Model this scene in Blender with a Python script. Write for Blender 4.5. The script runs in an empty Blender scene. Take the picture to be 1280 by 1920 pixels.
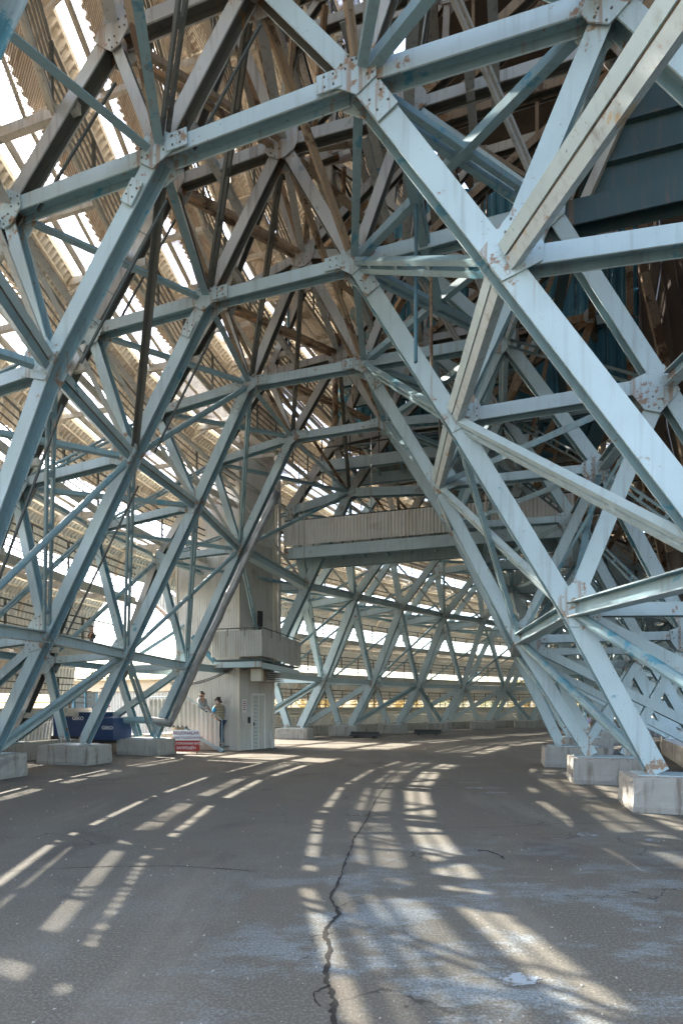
import bpy, math, random
from mathutils import Vector, Matrix
random.seed(7)
R = math.radians
SC = bpy.context.scene
COL = SC.collection

# ------------------------------------------------------------------ camera, sky, sun, exposure
EYE = 1.6
cam_d = bpy.data.cameras.new("camera"); cam = bpy.data.objects.new("camera", cam_d); COL.objects.link(cam)
cam.location = (0, 0, EYE); cam.rotation_euler = (R(90), 0, 0)
cam_d.sensor_fit = 'HORIZONTAL'; cam_d.sensor_width = 36.0; cam_d.lens = 36.0 * 1000 / 1280
cam_d.shift_y = 365 / 1280.0; cam_d.clip_end = 2000; cam_d.clip_start = 0.05
SC.camera = cam
SUN_EL = R(37.8); SUN_AZ = R(-60)
w_ = bpy.data.worlds.new("World"); SC.world = w_; w_.use_nodes = True
nt = w_.node_tree; nt.nodes.clear()
sky = nt.nodes.new('ShaderNodeTexSky'); sky.sky_type = 'NISHITA'; sky.sun_disc = False
sky.sun_elevation = SUN_EL; sky.sun_rotation = SUN_AZ; sky.dust_density = 3.0; sky.air_density = 1.0; sky.ozone_density = 0.0
bg = nt.nodes.new('ShaderNodeBackground'); bg.inputs[1].default_value = 0.15
out = nt.nodes.new('ShaderNodeOutputWorld')
nt.links.new(sky.outputs[0], bg.inputs[0]); nt.links.new(bg.outputs[0], out.inputs[0])
sd = bpy.data.lights.new("sun", 'SUN'); sd.energy = 3.6; sd.angle = R(0.5); sd.color = (1.0, 0.93, 0.83)
sun = bpy.data.objects.new("sun", sd); COL.objects.link(sun)
to_sun = Vector((math.sin(SUN_AZ) * math.cos(SUN_EL), math.cos(SUN_AZ) * math.cos(SUN_EL), math.sin(SUN_EL)))
sun.rotation_euler = (-to_sun).to_track_quat('-Z', 'Y').to_euler(); sun.location = to_sun * 80
SC.view_settings.view_transform = 'Standard'; SC.view_settings.look = 'None'
SC.view_settings.exposure = 2.85; SC.view_settings.gamma = 1; SC.view_settings.use_curve_mapping = False
cy = SC.cycles
cy.max_bounces = 8; cy.diffuse_bounces = 6; cy.glossy_bounces = 3; cy.transparent_max_bounces = 16
cy.use_denoising = True; cy.sample_clamp_indirect = 6; cy.caustics_reflective = False; cy.caustics_refractive = False

# ------------------------------------------------------------------ plan: parallel frames along a curved aisle
PHI = R(15.845); CP, SP = math.cos(PHI), math.sin(PHI)
AX = Vector((SP, CP, 0)); TR = Vector((CP, -SP, 0)); UP = Vector((0, 0, 1))
def P(s, w, h):                     # along the aisle, across it, above eye level
    return Vector((SP * s + CP * w, CP * s - SP * w, h + EYE))
S = {-2: -1.72, -1: 1.08, 0: 3.88, 1: 6.68, 2: 9.421, 3: 12.406, 4: 15.47, 5: 20.191, 6: 24.613, 7: 27.984, 8: 31.507, 9: 34.931, 10: 38.732, 11: 41.932, 12: 44.932, 13: 47.732, 14: 50.332, 15: 52.732}
U = {-2: 4.847, -1: 3.447, 0: 2.7, 1: 1.297, 2: 0.503, 3: 0.0, 4: -0.049, 5: 0.704, 6: 1.827, 7: 3.485, 8: 5.46, 9: 7.739, 10: 10.496, 11: 13.596, 12: 16.996, 13: 20.696, 14: 24.696, 15: 28.896}

# ------------------------------------------------------------------ materials
def mat(name):
    m = bpy.data.materials.new(name); m.use_nodes = True
    n = m.node_tree; b = n.nodes['Principled BSDF']
    return m, n, b
def N(n, t, **k):
    x = n.nodes.new(t)
    for a, v in k.items(): setattr(x, a, v)
    return x
def noise(n, vec, scale, detail=4, rough=.55, dist=0):
    x = N(n, 'ShaderNodeTexNoise'); x.inputs['Scale'].default_value = scale; x.inputs['Detail'].default_value = detail
    x.inputs['Roughness'].default_value = rough; x.inputs['Distortion'].default_value = dist
    if vec is not None: n.links.new(vec, x.inputs['Vector'])
    return x.outputs['Fac']
def ramp(n, fac, a, b):
    x = N(n, 'ShaderNodeMapRange'); x.inputs[1].default_value = a; x.inputs[2].default_value = b
    x.interpolation_type = 'SMOOTHSTEP'
    n.links.new(fac, x.inputs[0]); return x.outputs[0]
def mth(n, op, a, b=None):
    x = N(n, 'ShaderNodeMath', operation=op)
    for i, v in enumerate((a, b)):
        if v is None: continue
        if isinstance(v, (int, float)): x.inputs[i].default_value = v
        else: n.links.new(v, x.inputs[i])
    return x.outputs[0]
def mix(n, fac, a, b):
    x = N(n, 'ShaderNodeMix', data_type='RGBA')
    for s_, v in ((0, fac), (6, a), (7, b)):
        if isinstance(v, (tuple, list)): x.inputs[s_].default_value = (*v, 1) if len(v) == 3 else v
        elif isinstance(v, (int, float)): x.inputs[s_].default_value = v
        else: n.links.new(v, x.inputs[s_])
    return x.outputs[2]
def coords(n, scale=(1, 1, 1), world=False):
    g = N(n, 'ShaderNodeNewGeometry')
    m = N(n, 'ShaderNodeMapping'); m.inputs['Scale'].default_value = scale
    n.links.new(g.outputs['Position'], m.inputs['Vector']); return m.outputs[0]
def bump(n, b, h, strength=.2, dist=.02):
    x = N(n, 'ShaderNodeBump'); x.inputs['Strength'].default_value = strength; x.inputs['Distance'].default_value = dist
    n.links.new(h, x.inputs['Height']); n.links.new(x.outputs[0], b.inputs['Normal'])
RUST = (.19, .075, .022)
def paint(name, base, under, rust=.5, dirt=.4, peel=.66, rough=.5):
    m, n, b = mat(name)
    c = coords(n)
    at = N(n, 'ShaderNodeAttribute', attribute_name='joint').outputs['Fac']
    col = mix(n, ramp(n, noise(n, c, .9, 5), .3, .7), base, tuple(x * .86 for x in base))
    big = noise(n, c, 2.0, 9, .66, .2)
    pl = ramp(n, big, peel, peel + .03)
    col = mix(n, pl, col, under)
    speck = ramp(n, noise(n, c, 22, 3, .6), .70, .74)
    col = mix(n, mth(n, 'MULTIPLY', speck, .7), col, tuple(x * .45 for x in under))
    st = noise(n, coords(n, (9, 9, .5)), 1.0, 4, .6)
    dk = mth(n, 'MULTIPLY', ramp(n, st, .5, .8), dirt)
    col = mix(n, dk, col, (.13, .10, .07))
    r1 = noise(n, c, 5.5, 8, .7)
    r2 = mth(n, 'ADD', mth(n, 'ADD', r1, mth(n, 'MULTIPLY', at, .13 * rust)), -.02)
    rm = ramp(n, r2, .665 - .05 * rust, .72 - .05 * rust)
    s2 = ramp(n, mth(n, 'ADD', noise(n, coords(n, (7, 7, .35)), 1.6, 3), mth(n, 'MULTIPLY', at, .17)), .655, .80)
    rm = mth(n, 'MAXIMUM', rm, mth(n, 'MULTIPLY', s2, .8 * rust))
    rc = mix(n, noise(n, c, 9, 4), RUST, (.31, .165, .06))
    col = mix(n, mth(n, 'MULTIPLY', rm, .85), col, rc)
    n.links.new(col, b.inputs['Base Color'])
    b.inputs['Roughness'].default_value = rough
    bump(n, b, mth(n, 'ADD', mth(n, 'MULTIPLY', pl, -.5), noise(n, c, 14, 3)), .12, .01)
    return m
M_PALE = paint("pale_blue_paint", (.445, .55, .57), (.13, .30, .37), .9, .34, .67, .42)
M_PEEL = paint("peeling_blue_paint", (.40, .49, .52), (.11, .27, .33), .5, .5, .53, .45)
M_STREAK = paint("rust_streaked_paint", (.45, .51, .51), (.42, .34, .22), 1.3, .7, .62, .5)
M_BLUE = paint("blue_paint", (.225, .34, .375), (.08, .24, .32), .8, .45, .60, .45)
M_OLD = paint("grey_weathered_bounce_paint", (.45, .445, .42), (.24, .29, .30), .75, .75, .64, .6)  # grey-beige base colour holds dirt plus painted-in warm bounce light
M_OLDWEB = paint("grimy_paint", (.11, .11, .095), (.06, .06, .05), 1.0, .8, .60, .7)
M_CREAM = paint("cream_paint", (.56, .52, .44), (.36, .30, .22), .9, .55, .66, .6)
M_RUSTY = paint("rusty_paint", (.32, .23, .15), (.12, .07, .04), 1.9, .8, .55, .75)
M_TEAL = paint("teal_paint", (.055, .17, .23), (.04, .11, .15), .5, .5, .7, .5)
M_DTEAL = paint("dark_teal_paint", (.045, .085, .09), (.03, .05, .055), .8, .6, .66, .55)
M_RAIL = paint("dark_rail_paint", (.075, .085, .08), (.10, .06, .04), 1.2, .4, .66, .6)
def corr(name, base, stain, amt, rough=.55):
    m, n, b = mat(name)
    c = coords(n)
    col = mix(n, noise(n, c, .8, 5), base, tuple(x * .8 for x in base))
    st = ramp(n, noise(n, coords(n, (5, 5, .6)), 1.1, 5, .65), .46, .72)
    col = mix(n, mth(n, 'MULTIPLY', st, amt), col, stain)
    bl = ramp(n, noise(n, c, 1.3, 7, .65), .58, .70)
    col = mix(n, mth(n, 'MULTIPLY', bl, amt * .8), col, tuple(x * .6 for x in stain))
    n.links.new(col, b.inputs['Base Color']); b.inputs['Roughness'].default_value = rough
    bump(n, b, noise(n, c, 20, 2), .06, .01)
    return m
M_VISOR = corr("cream_corrugated_sheet", (.74, .705, .63), (.32, .21, .10), .48)
M_VISORP = corr("pale_grey_corrugated_sheet", (.56, .60, .59), (.33, .30, .24), .42)
M_SIDING = corr("grey_corrugated_sheet", (.49, .475, .43), (.28, .23, .16), .5)
M_LSIDING = corr("pale_corrugated_sheet", (.68, .66, .62), (.40, .34, .25), .45)
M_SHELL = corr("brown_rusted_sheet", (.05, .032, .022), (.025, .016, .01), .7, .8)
M_BSIDE = corr("blue_corrugated_sheet", (.08, .27, .37), (.05, .12, .15), .5)
M_CABIN = corr("cream_cabin_sheet", (.62, .50, .34), (.4, .3, .2), .3)
def mesh_mat():
    m, n, b = mat("expanded_mesh")
    tc = N(n, 'ShaderNodeUVMap'); sep = N(n, 'ShaderNodeSeparateXYZ'); n.links.new(tc.outputs[0], sep.inputs[0])
    k = 2 * math.pi / .06
    a = mth(n, 'SINE', mth(n, 'MULTIPLY', mth(n, 'ADD', sep.outputs[0], sep.outputs[1]), k))
    c = mth(n, 'SINE', mth(n, 'MULTIPLY', mth(n, 'SUBTRACT', sep.outputs[0], sep.outputs[1]), k))
    hole = mth(n, 'LESS_THAN', mth(n, 'MAXIMUM', mth(n, 'ABSOLUTE', a), mth(n, 'ABSOLUTE', c)), .82)
    blot = ramp(n, noise(n, coords(n), 1.6, 5), .55, .66)
    hole = mth(n, 'MULTIPLY', hole, mth(n, 'SUBTRACT', 1.0, mth(n, 'MULTIPLY', blot, .75)))
    n.links.new(mix(n, noise(n, coords(n), 2, 4), (.30, .25, .20), (.16, .09, .05)), b.inputs['Base Color'])
    b.inputs['Roughness'].default_value = .7
    t = N(n, 'ShaderNodeBsdfTransparent'); mx = N(n, 'ShaderNodeMixShader')
    n.links.new(hole, mx.inputs[0]); n.links.new(b.outputs[0], mx.inputs[1]); n.links.new(t.outputs[0], mx.inputs[2])
    n.links.new(mx.outputs[0], n.nodes['Material Output'].inputs[0]); return m
M_MESH = mesh_mat()
def concrete(name, base):
    m, n, b = mat(name); c = coords(n)
    col = mix(n, noise(n, c, 2.2, 8, .65), tuple(x * .72 for x in base), tuple(min(1, x * 1.18) for x in base))
    st = ramp(n, noise(n, coords(n, (6, 6, .7)), 1.3, 4), .5, .72)
    col = mix(n, mth(n, 'MULTIPLY', st, .75), col, (.14, .11, .08))
    p = ramp(n, noise(n, c, 1.7, 6, .7, .6), .60, .63)
    col = mix(n, mth(n, 'MULTIPLY', p, .55), col, (.16, .16, .155))
    pit = ramp(n, noise(n, c, 38, 2), .68, .75)
    col = mix(n, mth(n, 'MULTIPLY', pit, .6), col, (.08, .07, .06))
    n.links.new(col, b.inputs['Base Color']); b.inputs['Roughness'].default_value = .9
    bump(n, b, mth(n, 'ADD', noise(n, c, 30, 5, .7), mth(n, 'MULTIPLY', p, -.8)), .5, .012); return m
M_CONC = concrete("weathered_concrete", (.36, .345, .31))
def ground_mat():
    m, n, b = mat("old_asphalt"); c = coords(n)
    col = mix(n, noise(n, c, .35, 6, .6), (.103, .094, .071), (.180, .165, .128))
    fine = noise(n, c, 55, 4, .75)
    col = mix(n, ramp(n, fine, .42, .72), mix(n, .45, col, (.02, .018, .016)), mix(n, .25, col, (.32, .30, .27)))
    grit = ramp(n, noise(n, c, 26, 2, .5), .70, .76)
    col = mix(n, mth(n, 'MULTIPLY', grit, .75), col, (.42, .39, .34))
    tar = ramp(n, noise(n, c, .55, 5, .6, .6), .56, .68)
    col = mix(n, mth(n, 'MULTIPLY', tar, .6), col, (.06, .05, .042))
    # oily dark spots, pale worn lanes and a fine crazing of hairline cracks
    oil = ramp(n, noise(n, c, 1.9, 4, .55, .3), .66, .76)
    col = mix(n, mth(n, 'MULTIPLY', oil, .55), col, (.035, .032, .028))
    worn = ramp(n, noise(n, coords(n, (1.0, .22, 1)), .8, 6, .65), .50, .72)
    col = mix(n, mth(n, 'MULTIPLY', worn, .38), col, (.24, .22, .18))
    vo = N(n, 'ShaderNodeTexVoronoi', feature='DISTANCE_TO_EDGE'); vo.inputs['Scale'].default_value = .55
    wob = N(n, 'ShaderNodeVectorMath', operation='ADD'); nz = N(n, 'ShaderNodeTexNoise'); nz.inputs['Scale'].default_value = 2.2; nz.inputs['Detail'].default_value = 6
    n.links.new(c, nz.inputs['Vector']); n.links.new(c, wob.inputs[0]); n.links.new(nz.outputs['Color'], wob.inputs[1]); n.links.new(wob.outputs[0], vo.inputs['Vector'])
    hair = mth(n, 'MULTIPLY', mth(n, 'LESS_THAN', vo.outputs['Distance'], .006), ramp(n, noise(n, c, .5, 3), .48, .6))
    col = mix(n, mth(n, 'MULTIPLY', hair, .75), col, (.025, .022, .018))
    # brown earth washed over the right side, blue-white dried wash near the front
    brn = ramp(n, noise(n, coords(n, (.8, .5, 1)), .9, 7, .65, .5), .5, .62)
    col = mix(n, mth(n, 'MULTIPLY', brn, .4), col, (.125, .098, .07))
    sep = N(n, 'ShaderNodeSeparateXYZ'); n.links.new(c, sep.inputs[0])
    near = mth(n, 'SUBTRACT', 1.0, ramp(n, sep.outputs[1], 3.0, 8.0))
    right = ramp(n, sep.outputs[0], -1.5, .3)
    patch = ramp(n, noise(n, coords(n, (.6, 1.2, 1)), 1.6, 10, .74, .15), .47, .60)
    k = mth(n, 'MULTIPLY', mth(n, 'MULTIPLY', patch, near), mth(n, 'ADD', .12, mth(n, 'MULTIPLY', right, .85)))
    k = mth(n, 'MULTIPLY', k, ramp(n, fine, .30, .62))
    col = mix(n, mth(n, 'MULTIPLY', k, .7), col, (.25, .31, .34))
    n.links.new(col, b.inputs['Base Color']); b.inputs['Roughness'].default_value = .88
    h = mth(n, 'ADD', noise(n, c, 70, 5, .8), mth(n, 'MULTIPLY', noise(n, c, 4, 4), .8))
    bump(n, b, h, .65, .012); return m
M_GROUND = ground_mat()
def plain(name, c, rough=.6, metal=0, var=.15):
    m, n, b = mat(name)
    n.links.new(mix(n, noise(n, coords(n), 3, 5), tuple(x * (1 - var) for x in c), tuple(min(1, x * (1 + var)) for x in c)), b.inputs['Base Color'])
    b.inputs['Roughness'].default_value = rough; b.inputs['Metallic'].default_value = metal; return m
M_CRACK = plain("crack_soil", (.018, .016, .012), .95, 0, .5)
def spill(name, colr, thr):
    m, n, b = mat(name); c = coords(n)
    f = ramp(n, mth(n, 'ADD', noise(n, c, 9, 8, .7), mth(n, 'MULTIPLY', noise(n, c, 60, 3, .7), .25)), thr, thr + .10)
    n.links.new(mix(n, f, (.12, .112, .095), colr), b.inputs['Base Color']); b.inputs['Roughness'].default_value = .85
    bump(n, b, noise(n, c, 70, 5, .8), .6, .012); return m
M_WHITEP = spill("white_paint_spill", (.30, .34, .36), .54); M_DRYST = spill("pale_dry_stain", (.22, .25, .26), .60)
M_NAVY = plain("navy_paint", (.014, .045, .13), .4)
M_WHITE = plain("white_print", (.78, .78, .78), .6)
M_RED = plain("red_print", (.40, .03, .02), .55)
M_REDV = plain("red_valve_paint", (.45, .06, .03), .5)
M_PURPLE = plain("maroon_lettering", (.22, .03, .10), .6)
M_DARK = plain("dark_steel", (.03, .03, .03), .6)
M_SILVER = plain("silver_foil_wrap", (.30, .31, .31), .42, .6, .6)
M_SKIN = plain("skin", (.42, .23, .15), .55)
M_HAIR = plain("dark_hair", (.018, .013, .010), .5)
M_JEANS = plain("blue_denim", (.02, .04, .09), .8)
M_GREYCL = plain("grey_cloth", (.30, .31, .31), .85)
M_LILAC = plain("lilac_cloth", (.55, .5, .75), .85)
M_TROUS = plain("dark_trousers", (.04, .04, .05), .85)
M_BLUECL = plain("blue_sleeve", (.05, .25, .42), .8)
M_CAP = plain("pale_cap", (.6, .55, .45), .8)
M_GLASS = plain("window_glass", (.05, .07, .08), .08)
M_BARK = plain("bark", (.09, .065, .045), .9)
M_LEAFY = plain("yellow_leaves", (.40, .29, .09), .6, 0, .45)
M_LEAFG = plain("green_leaves", (.09, .14, .03), .6, 0, .45)
M_OUT = plain("pale_gravel", (.36, .33, .28), .95, 0, .2)
def stripes():
    m, n, b = mat("striped_shirt"); sep = N(n, 'ShaderNodeSeparateXYZ'); n.links.new(coords(n), sep.inputs[0])
    f = mth(n, 'GREATER_THAN', mth(n, 'SINE', mth(n, 'MULTIPLY', sep.outputs[2], 2 * math.pi / .055)), .2)
    n.links.new(mix(n, f, (.38, .33, .22), (.10, .09, .07)), b.inputs['Base Color']); b.inputs['Roughness'].default_value = .9; return m
M_STRIPE = stripes()

# ------------------------------------------------------------------ helpers
def ob(name, me, parent=None, loc=None):
    o = bpy.data.objects.new(name, me); COL.objects.link(o)
    if parent is not None: o.parent = parent
    if loc is not None: o.location = loc
    return o
def thing(name, label, cat, loc, group=None, rz=0):
    o = bpy.data.objects.new(name, None); COL.objects.link(o); o.location = loc; o.rotation_euler = (0, 0, rz)
    o.empty_display_size = .3
    tag(o, label, cat, group); return o
def tag(o, label, cat, group=None):
    o['label'] = label; o['category'] = cat
    if group: o['group'] = group
class MB:
    def __init__(s): s.v = []; s.f = []; s.m = []; s.j = []
    def add(s, vs, fs, mi=0, j=None):
        k = len(s.v); s.v += [Vector(v) for v in vs]; s.f += [tuple(a + k for a in f) for f in fs]
        s.m += ([mi] * len(fs) if isinstance(mi, int) else list(mi)); s.j += (j if j else [0.0] * len(vs)); return s
    def obox(s, c, x, y, z, mi=0):      # centre and three half-extent vectors
        c, x, y, z = map(Vector, (c, x, y, z))
        vs = [c + x * a + y * b_ + z * d for a in (-1, 1) for b_ in (-1, 1) for d in (-1, 1)]
        f = [(0, 1, 3, 2), (4, 6, 7, 5), (0, 4, 5, 1), (2, 3, 7, 6), (0, 2, 6, 4), (1, 5, 7, 3)]
        if x.cross(y).dot(z) < 0: f = [q[::-1] for q in f]
        return s.add(vs, f, mi)
    def bar(s, a, b_, wx, wy, ref=UP, mi=0):
        a, b_ = Vector(a), Vector(b_); d = (b_ - a); L = d.length; d.normalize()
        x = ref - d * ref.dot(d)
        if x.length < 1e-4: x = Vector((1, 0, 0)) - d * d.x
        x.normalize(); y = d.cross(x)
        return s.obox((a + b_) / 2, d * L / 2, x * wx / 2, y * wy / 2, mi)
    def tube(s, pts, r, n=8, mi=0, cap=True):
        pts = [Vector(p) for p in pts]; rings = []; vs = []; fs = []
        rr = r if isinstance(r, (list, tuple)) else [r] * len(pts)
        x = None
        for i, p in enumerate(pts):
            d = (pts[min(i + 1, len(pts) - 1)] - pts[max(i - 1, 0)]).normalized()
            if x is None:
                x = Vector((0, 0, 1)) if abs(d.z) < .9 else Vector((1, 0, 0))
            x = (x - d * x.dot(d)).normalized(); y = d.cross(x)
            vs += [p + (x * math.cos(t) + y * math.sin(t)) * rr[i] for t in [2 * math.pi * k / n for k in range(n)]]
        for i in range(len(pts) - 1):
            for k in range(n): fs.append((i * n + k, i * n + (k + 1) % n, (i + 1) * n + (k + 1) % n, (i + 1) * n + k))
        if cap: fs.append(tuple(range(n - 1, -1, -1))); fs.append(tuple((len(pts) - 1) * n + k for k in range(n)))
        return s.add(vs, fs, mi)
    def mesh(s, name, mats, origin=None, smooth=False):
        o = Vector(origin) if origin is not None else Vector()
        me = bpy.data.meshes.new(name); me.from_pydata([tuple(v - o) for v in s.v], [], s.f)
        for m in (mats if isinstance(mats, (list, tuple)) else [mats]): me.materials.append(m)
        me.polygons.foreach_set('material_index', s.m)
        if any(s.j):
            a = me.attributes.new('joint', 'FLOAT', 'POINT'); a.data.foreach_set('value', s.j)
        if smooth: me.polygons.foreach_set('use_smooth', [True] * len(me.polygons))
        me.update(); return me
    def build(s, name, mats, parent=None, smooth=False, inv=None):
        if parent is not None:
            if inv is None: inv = Matrix.Translation(parent.location) @ parent.rotation_euler.to_matrix().to_4x4(); inv.invert()
            s.v = [inv @ v for v in s.v]
            return ob(name, s.mesh(name, mats, None, smooth), parent)
        o = sum(s.v, Vector()) / len(s.v); o.z = min(v.z for v in s.v)
        return ob(name, s.mesh(name, mats, o, smooth), None, o)
JIT = [0]
def hbeam(mb, pts, fw, dep, nrm, tf=.022, tw=.018, mi=(0, 1)):
    """H section swept along pts; flanges face +-nrm, web between them."""
    JIT[0] = (JIT[0] + 1) % 7; dep = dep + (JIT[0] - 3) * .0014
    pts = [Vector(p) for p in pts]
    # extra sections near the ends carry the rust mask
    q = [pts[0]]; js = [1.0]
    for i in range(len(pts) - 1):
        a, b_ = pts[i], pts[i + 1]; L = (b_ - a).length
        if L > 1.6:
            q += [a + (b_ - a) * (.65 / L), b_ - (b_ - a) * (.65 / L)]; js += [0.0, 0.0]
        q.append(b_); js.append(1.0)
    pts = q
    h = fw / 2; a = dep / 2
    prof = [(-h, -a), (h, -a), (h, -a + tf), (tw / 2, -a + tf), (tw / 2, a - tf), (h, a - tf), (h, a), (-h, a), (-h, a - tf), (-tw / 2, a - tf), (-tw / 2, -a + tf), (-h, -a + tf)]
    vs = []; jj = []
    n = len(prof)
    for i, p in enumerate(pts):
        d0 = (pts[i] - pts[i - 1]).normalized() if i else (pts[1] - pts[0]).normalized()
        d1 = (pts[i + 1] - pts[i]).normalized() if i < len(pts) - 1 else d0
        d = (d0 + d1).normalized(); z = (nrm - d * nrm.dot(d)).normalized(); x = d.cross(z)
        k = 1 / max(.5, d.dot(d0))
        vs += [p + x * px * k + z * py for px, py in prof]; jj += [js[i]] * n
    fs = []; ms = []
    pale = {0, 6}
    for i in range(len(pts) - 1):
        for k in range(n):
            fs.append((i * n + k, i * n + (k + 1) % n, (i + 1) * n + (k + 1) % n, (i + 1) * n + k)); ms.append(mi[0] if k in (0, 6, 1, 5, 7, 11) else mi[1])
    e = (len(pts) - 1) * n
    for base, flip in ((0, 1), (e, 0)):
        for f in ((0, 1, 2, 3, 10, 11), (4, 5, 6, 7, 8, 9), (3, 4, 9, 10)):
            f = tuple(base + k for k in f); fs.append(f[::-1] if flip else f); ms.append(mi[0])
    mb.add(vs, fs, ms, jj)
def trim(a, b_, t0, t1):
    a, b_ = Vector(a), Vector(b_); d = (b_ - a).normalized(); return a + d * t0, b_ - d * t1
def slotgirder(mb, a, b_, w, dep, nrm, slot=.03, mi=(0, 1)):
    a, b_ = Vector(a), Vector(b_); d = (b_ - a).normalized(); z = (nrm - d * nrm.dot(d)).normalized(); x = d.cross(z)
    q = (w - slot) / 4 + slot / 2
    for sg in (-1, 1):
        c = (a + b_) / 2 + x * sg * q
        mb.obox(c, d * (b_ - a).length / 2, x * ((w - slot) / 4), z * (dep / 2), mi[0] if sg < 0 else mi[1])
    mb.obox((a + b_) / 2, d * (b_ - a).length / 2.02, x * (w * .2), z * (dep * .28), 2)
def lattice(mb, a, b_, w, t, nrm, step=.95, mi=0):
    a, b_ = Vector(a), Vector(b_); d = (b_ - a); L = d.length; d.normalize()
    z = (nrm - d * nrm.dot(d)).normalized(); x = d.cross(z)
    for sg in (-1, 1):
        mb.obox((a + b_) / 2 + x * sg * (w / 2 - t / 2), d * L / 2, x * t / 2, z * t * .6, mi)
    k = max(2, int(L / step))
    for i in range(k):
        mb.obox(a + d * (L * (i + .5) / k), d * .05, x * (w / 2 - t), z * t * .45, mi)
def angle(mb, a, b_, w, nrm, t=.014, mi=0):
    a, b_ = Vector(a), Vector(b_); d = (b_ - a); L = d.length; d.normalize()
    z = (nrm - d * nrm.dot(d)).normalized(); x = d.cross(z); c = (a + b_) / 2
    mb.obox(c, d * L / 2, x * w / 2, z * t / 2, mi); mb.obox(c - x * (w / 2 - t / 2) + z * (w / 2 + t / 2), d * L / 2, x * t / 2, z * w / 2, mi)
def hull(p):
    p = sorted(set((round(a, 4), round(b_, 4)) for a, b_ in p))
    def half(q):
        r = []
        for x in q:
            while len(r) > 1 and (r[-1][0] - r[-2][0]) * (x[1] - r[-2][1]) - (r[-1][1] - r[-2][1]) * (x[0] - r[-2][0]) <= 0: r.pop()
            r.append(x)
        return r[:-1]
    return half(p) + half(p[::-1])
ORD = ['zeroth', 'first', 'second', 'third', 'fourth', 'fifth', 'sixth', 'seventh', 'eighth', 'ninth', 'tenth', 'eleventh', 'twelfth', 'thirteenth', 'fourteenth', 'fifteenth', 'sixteenth', 'seventeenth']

# ------------------------------------------------------------------ ground
g = MB(); g.add([(-400, -300, 0), (400, -300, 0), (400, 500, 0), (-400, 500, 0)], [(0, 1, 2, 3)])
ground = g.build('ground', M_GROUND); ground['kind'] = 'structure'; ground['label'] = 'old cracked grey asphalt floor with sun patches'
def gp(x, y, z=.004):
    d = 1600 / (y - 1325.0); return Vector(((x - 640) / 1000 * d, d, z))
def crack(pts, w0, w1, name='crack', z=.004, n=9):
    q = [gp(*p) for p in pts]; path = []
    for i in range(len(q) - 1):
        for k in range(n): path.append(q[i].lerp(q[i + 1], k / n))
    path.append(q[-1]); ph = random.random() * 6; m = MB(); vs = []; fs = []
    for i, p in enumerate(path):
        t = i / (len(path) - 1); w = (w0 * (1 - t) + w1 * t) * random.uniform(.35, 1.5)
        d = (path[min(i + 1, len(path) - 1)] - path[max(i - 1, 0)]).normalized(); x = Vector((d.y, -d.x, 0))
        c = p + x * (.8 * math.sin(i * .41 + ph) + .6 * math.sin(i * .17) + random.uniform(-1.0, 1.0)) * (w0 * (1 - t) + w1 * t) * .36
        vs += [c - x * w / 2, c + x * w / 2]
        if i: fs.append((2 * i - 2, 2 * i - 1, 2 * i + 1, 2 * i))
    m.add(vs, fs); o = m.build(name, M_CRACK, ground); return o
crack([(630, 1935), (624, 1880), (612, 1845), (618, 1790), (610, 1750), (632, 1715), (620, 1680), (642, 1640), (655, 1600), (662, 1575), (682, 1545), (705, 1500), (728, 1468), (745, 1452)], .034, .016)
crack([(618, 1850), (588, 1862), (592, 1880), (600, 1890)], .014, .006, z=.003)
crack([(470, 1634), (400, 1629), (330, 1625), (210, 1625), (60, 1632), (-60, 1640)], .012, .014, z=.003)
crack([(640, 1700), (660, 1690), (690, 1700)], .008, .004, z=.003)
crack([(830, 1553), (940, 1552), (1050, 1545), (1150, 1545)], .008, .010, z=.003)
crack([(895, 1595), (915, 1597), (930, 1601), (944, 1612)], .05, .02, z=.003)
def blot(cx, cy_, rx, ry, mt, name, z=.0045, n=72):
    c = gp(cx, cy_, z); m = MB(); vs = [c]; ph = random.random() * 6
    for k in range(n):
        t = 2 * math.pi * k / n; r = 1 + .16 * math.sin(2 * t + ph) + .10 * math.sin(5 * t + 2 * ph) + .05 * math.sin(11 * t) + random.uniform(-.05, .05)
        vs.append(c + Vector((math.cos(t) * rx * r, math.sin(t) * ry * r, 0)))
    m.add(vs, [(0, 1 + k, 1 + (k + 1) % n) for k in range(n)]); return m.build(name, mt, ground)
blot(975, 1838, .115, .07, M_WHITEP, 'paint_stain')
for x, y, rx, ry in ((905, 1478, .35, .12), (880, 1468, .2, .06), (925, 1487, .3, .08), (1100, 1566, .14, .09), (1222, 1577, .1, .08)):
    blot(x, y, rx, ry, M_DRYST, 'dry_stain')
# pebbles and grit lying about
m = MB()
for k in range(700):
    y = random.uniform(1.9, 22); x = random.uniform(-.75, .7) * y; r = random.uniform(.003, .011)
    c = Vector((x, y, r * .5)); vs = [c + Vector((r, 0, 0)), c + Vector((-r * .4, r * .9, 0)), c + Vector((-r * .6, -r * .8, 0)), c + Vector((0, 0, r * .8)), c - Vector((0, 0, r * .6))]
    m.add(vs, [(0, 1, 3), (1, 2, 3), (2, 0, 3), (1, 0, 4), (2, 1, 4), (0, 2, 4)])
peb = m.build('gravel', M_OUT); peb['kind'] = 'stuff'; peb['label'] = 'loose grit scattered over the asphalt'

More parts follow.
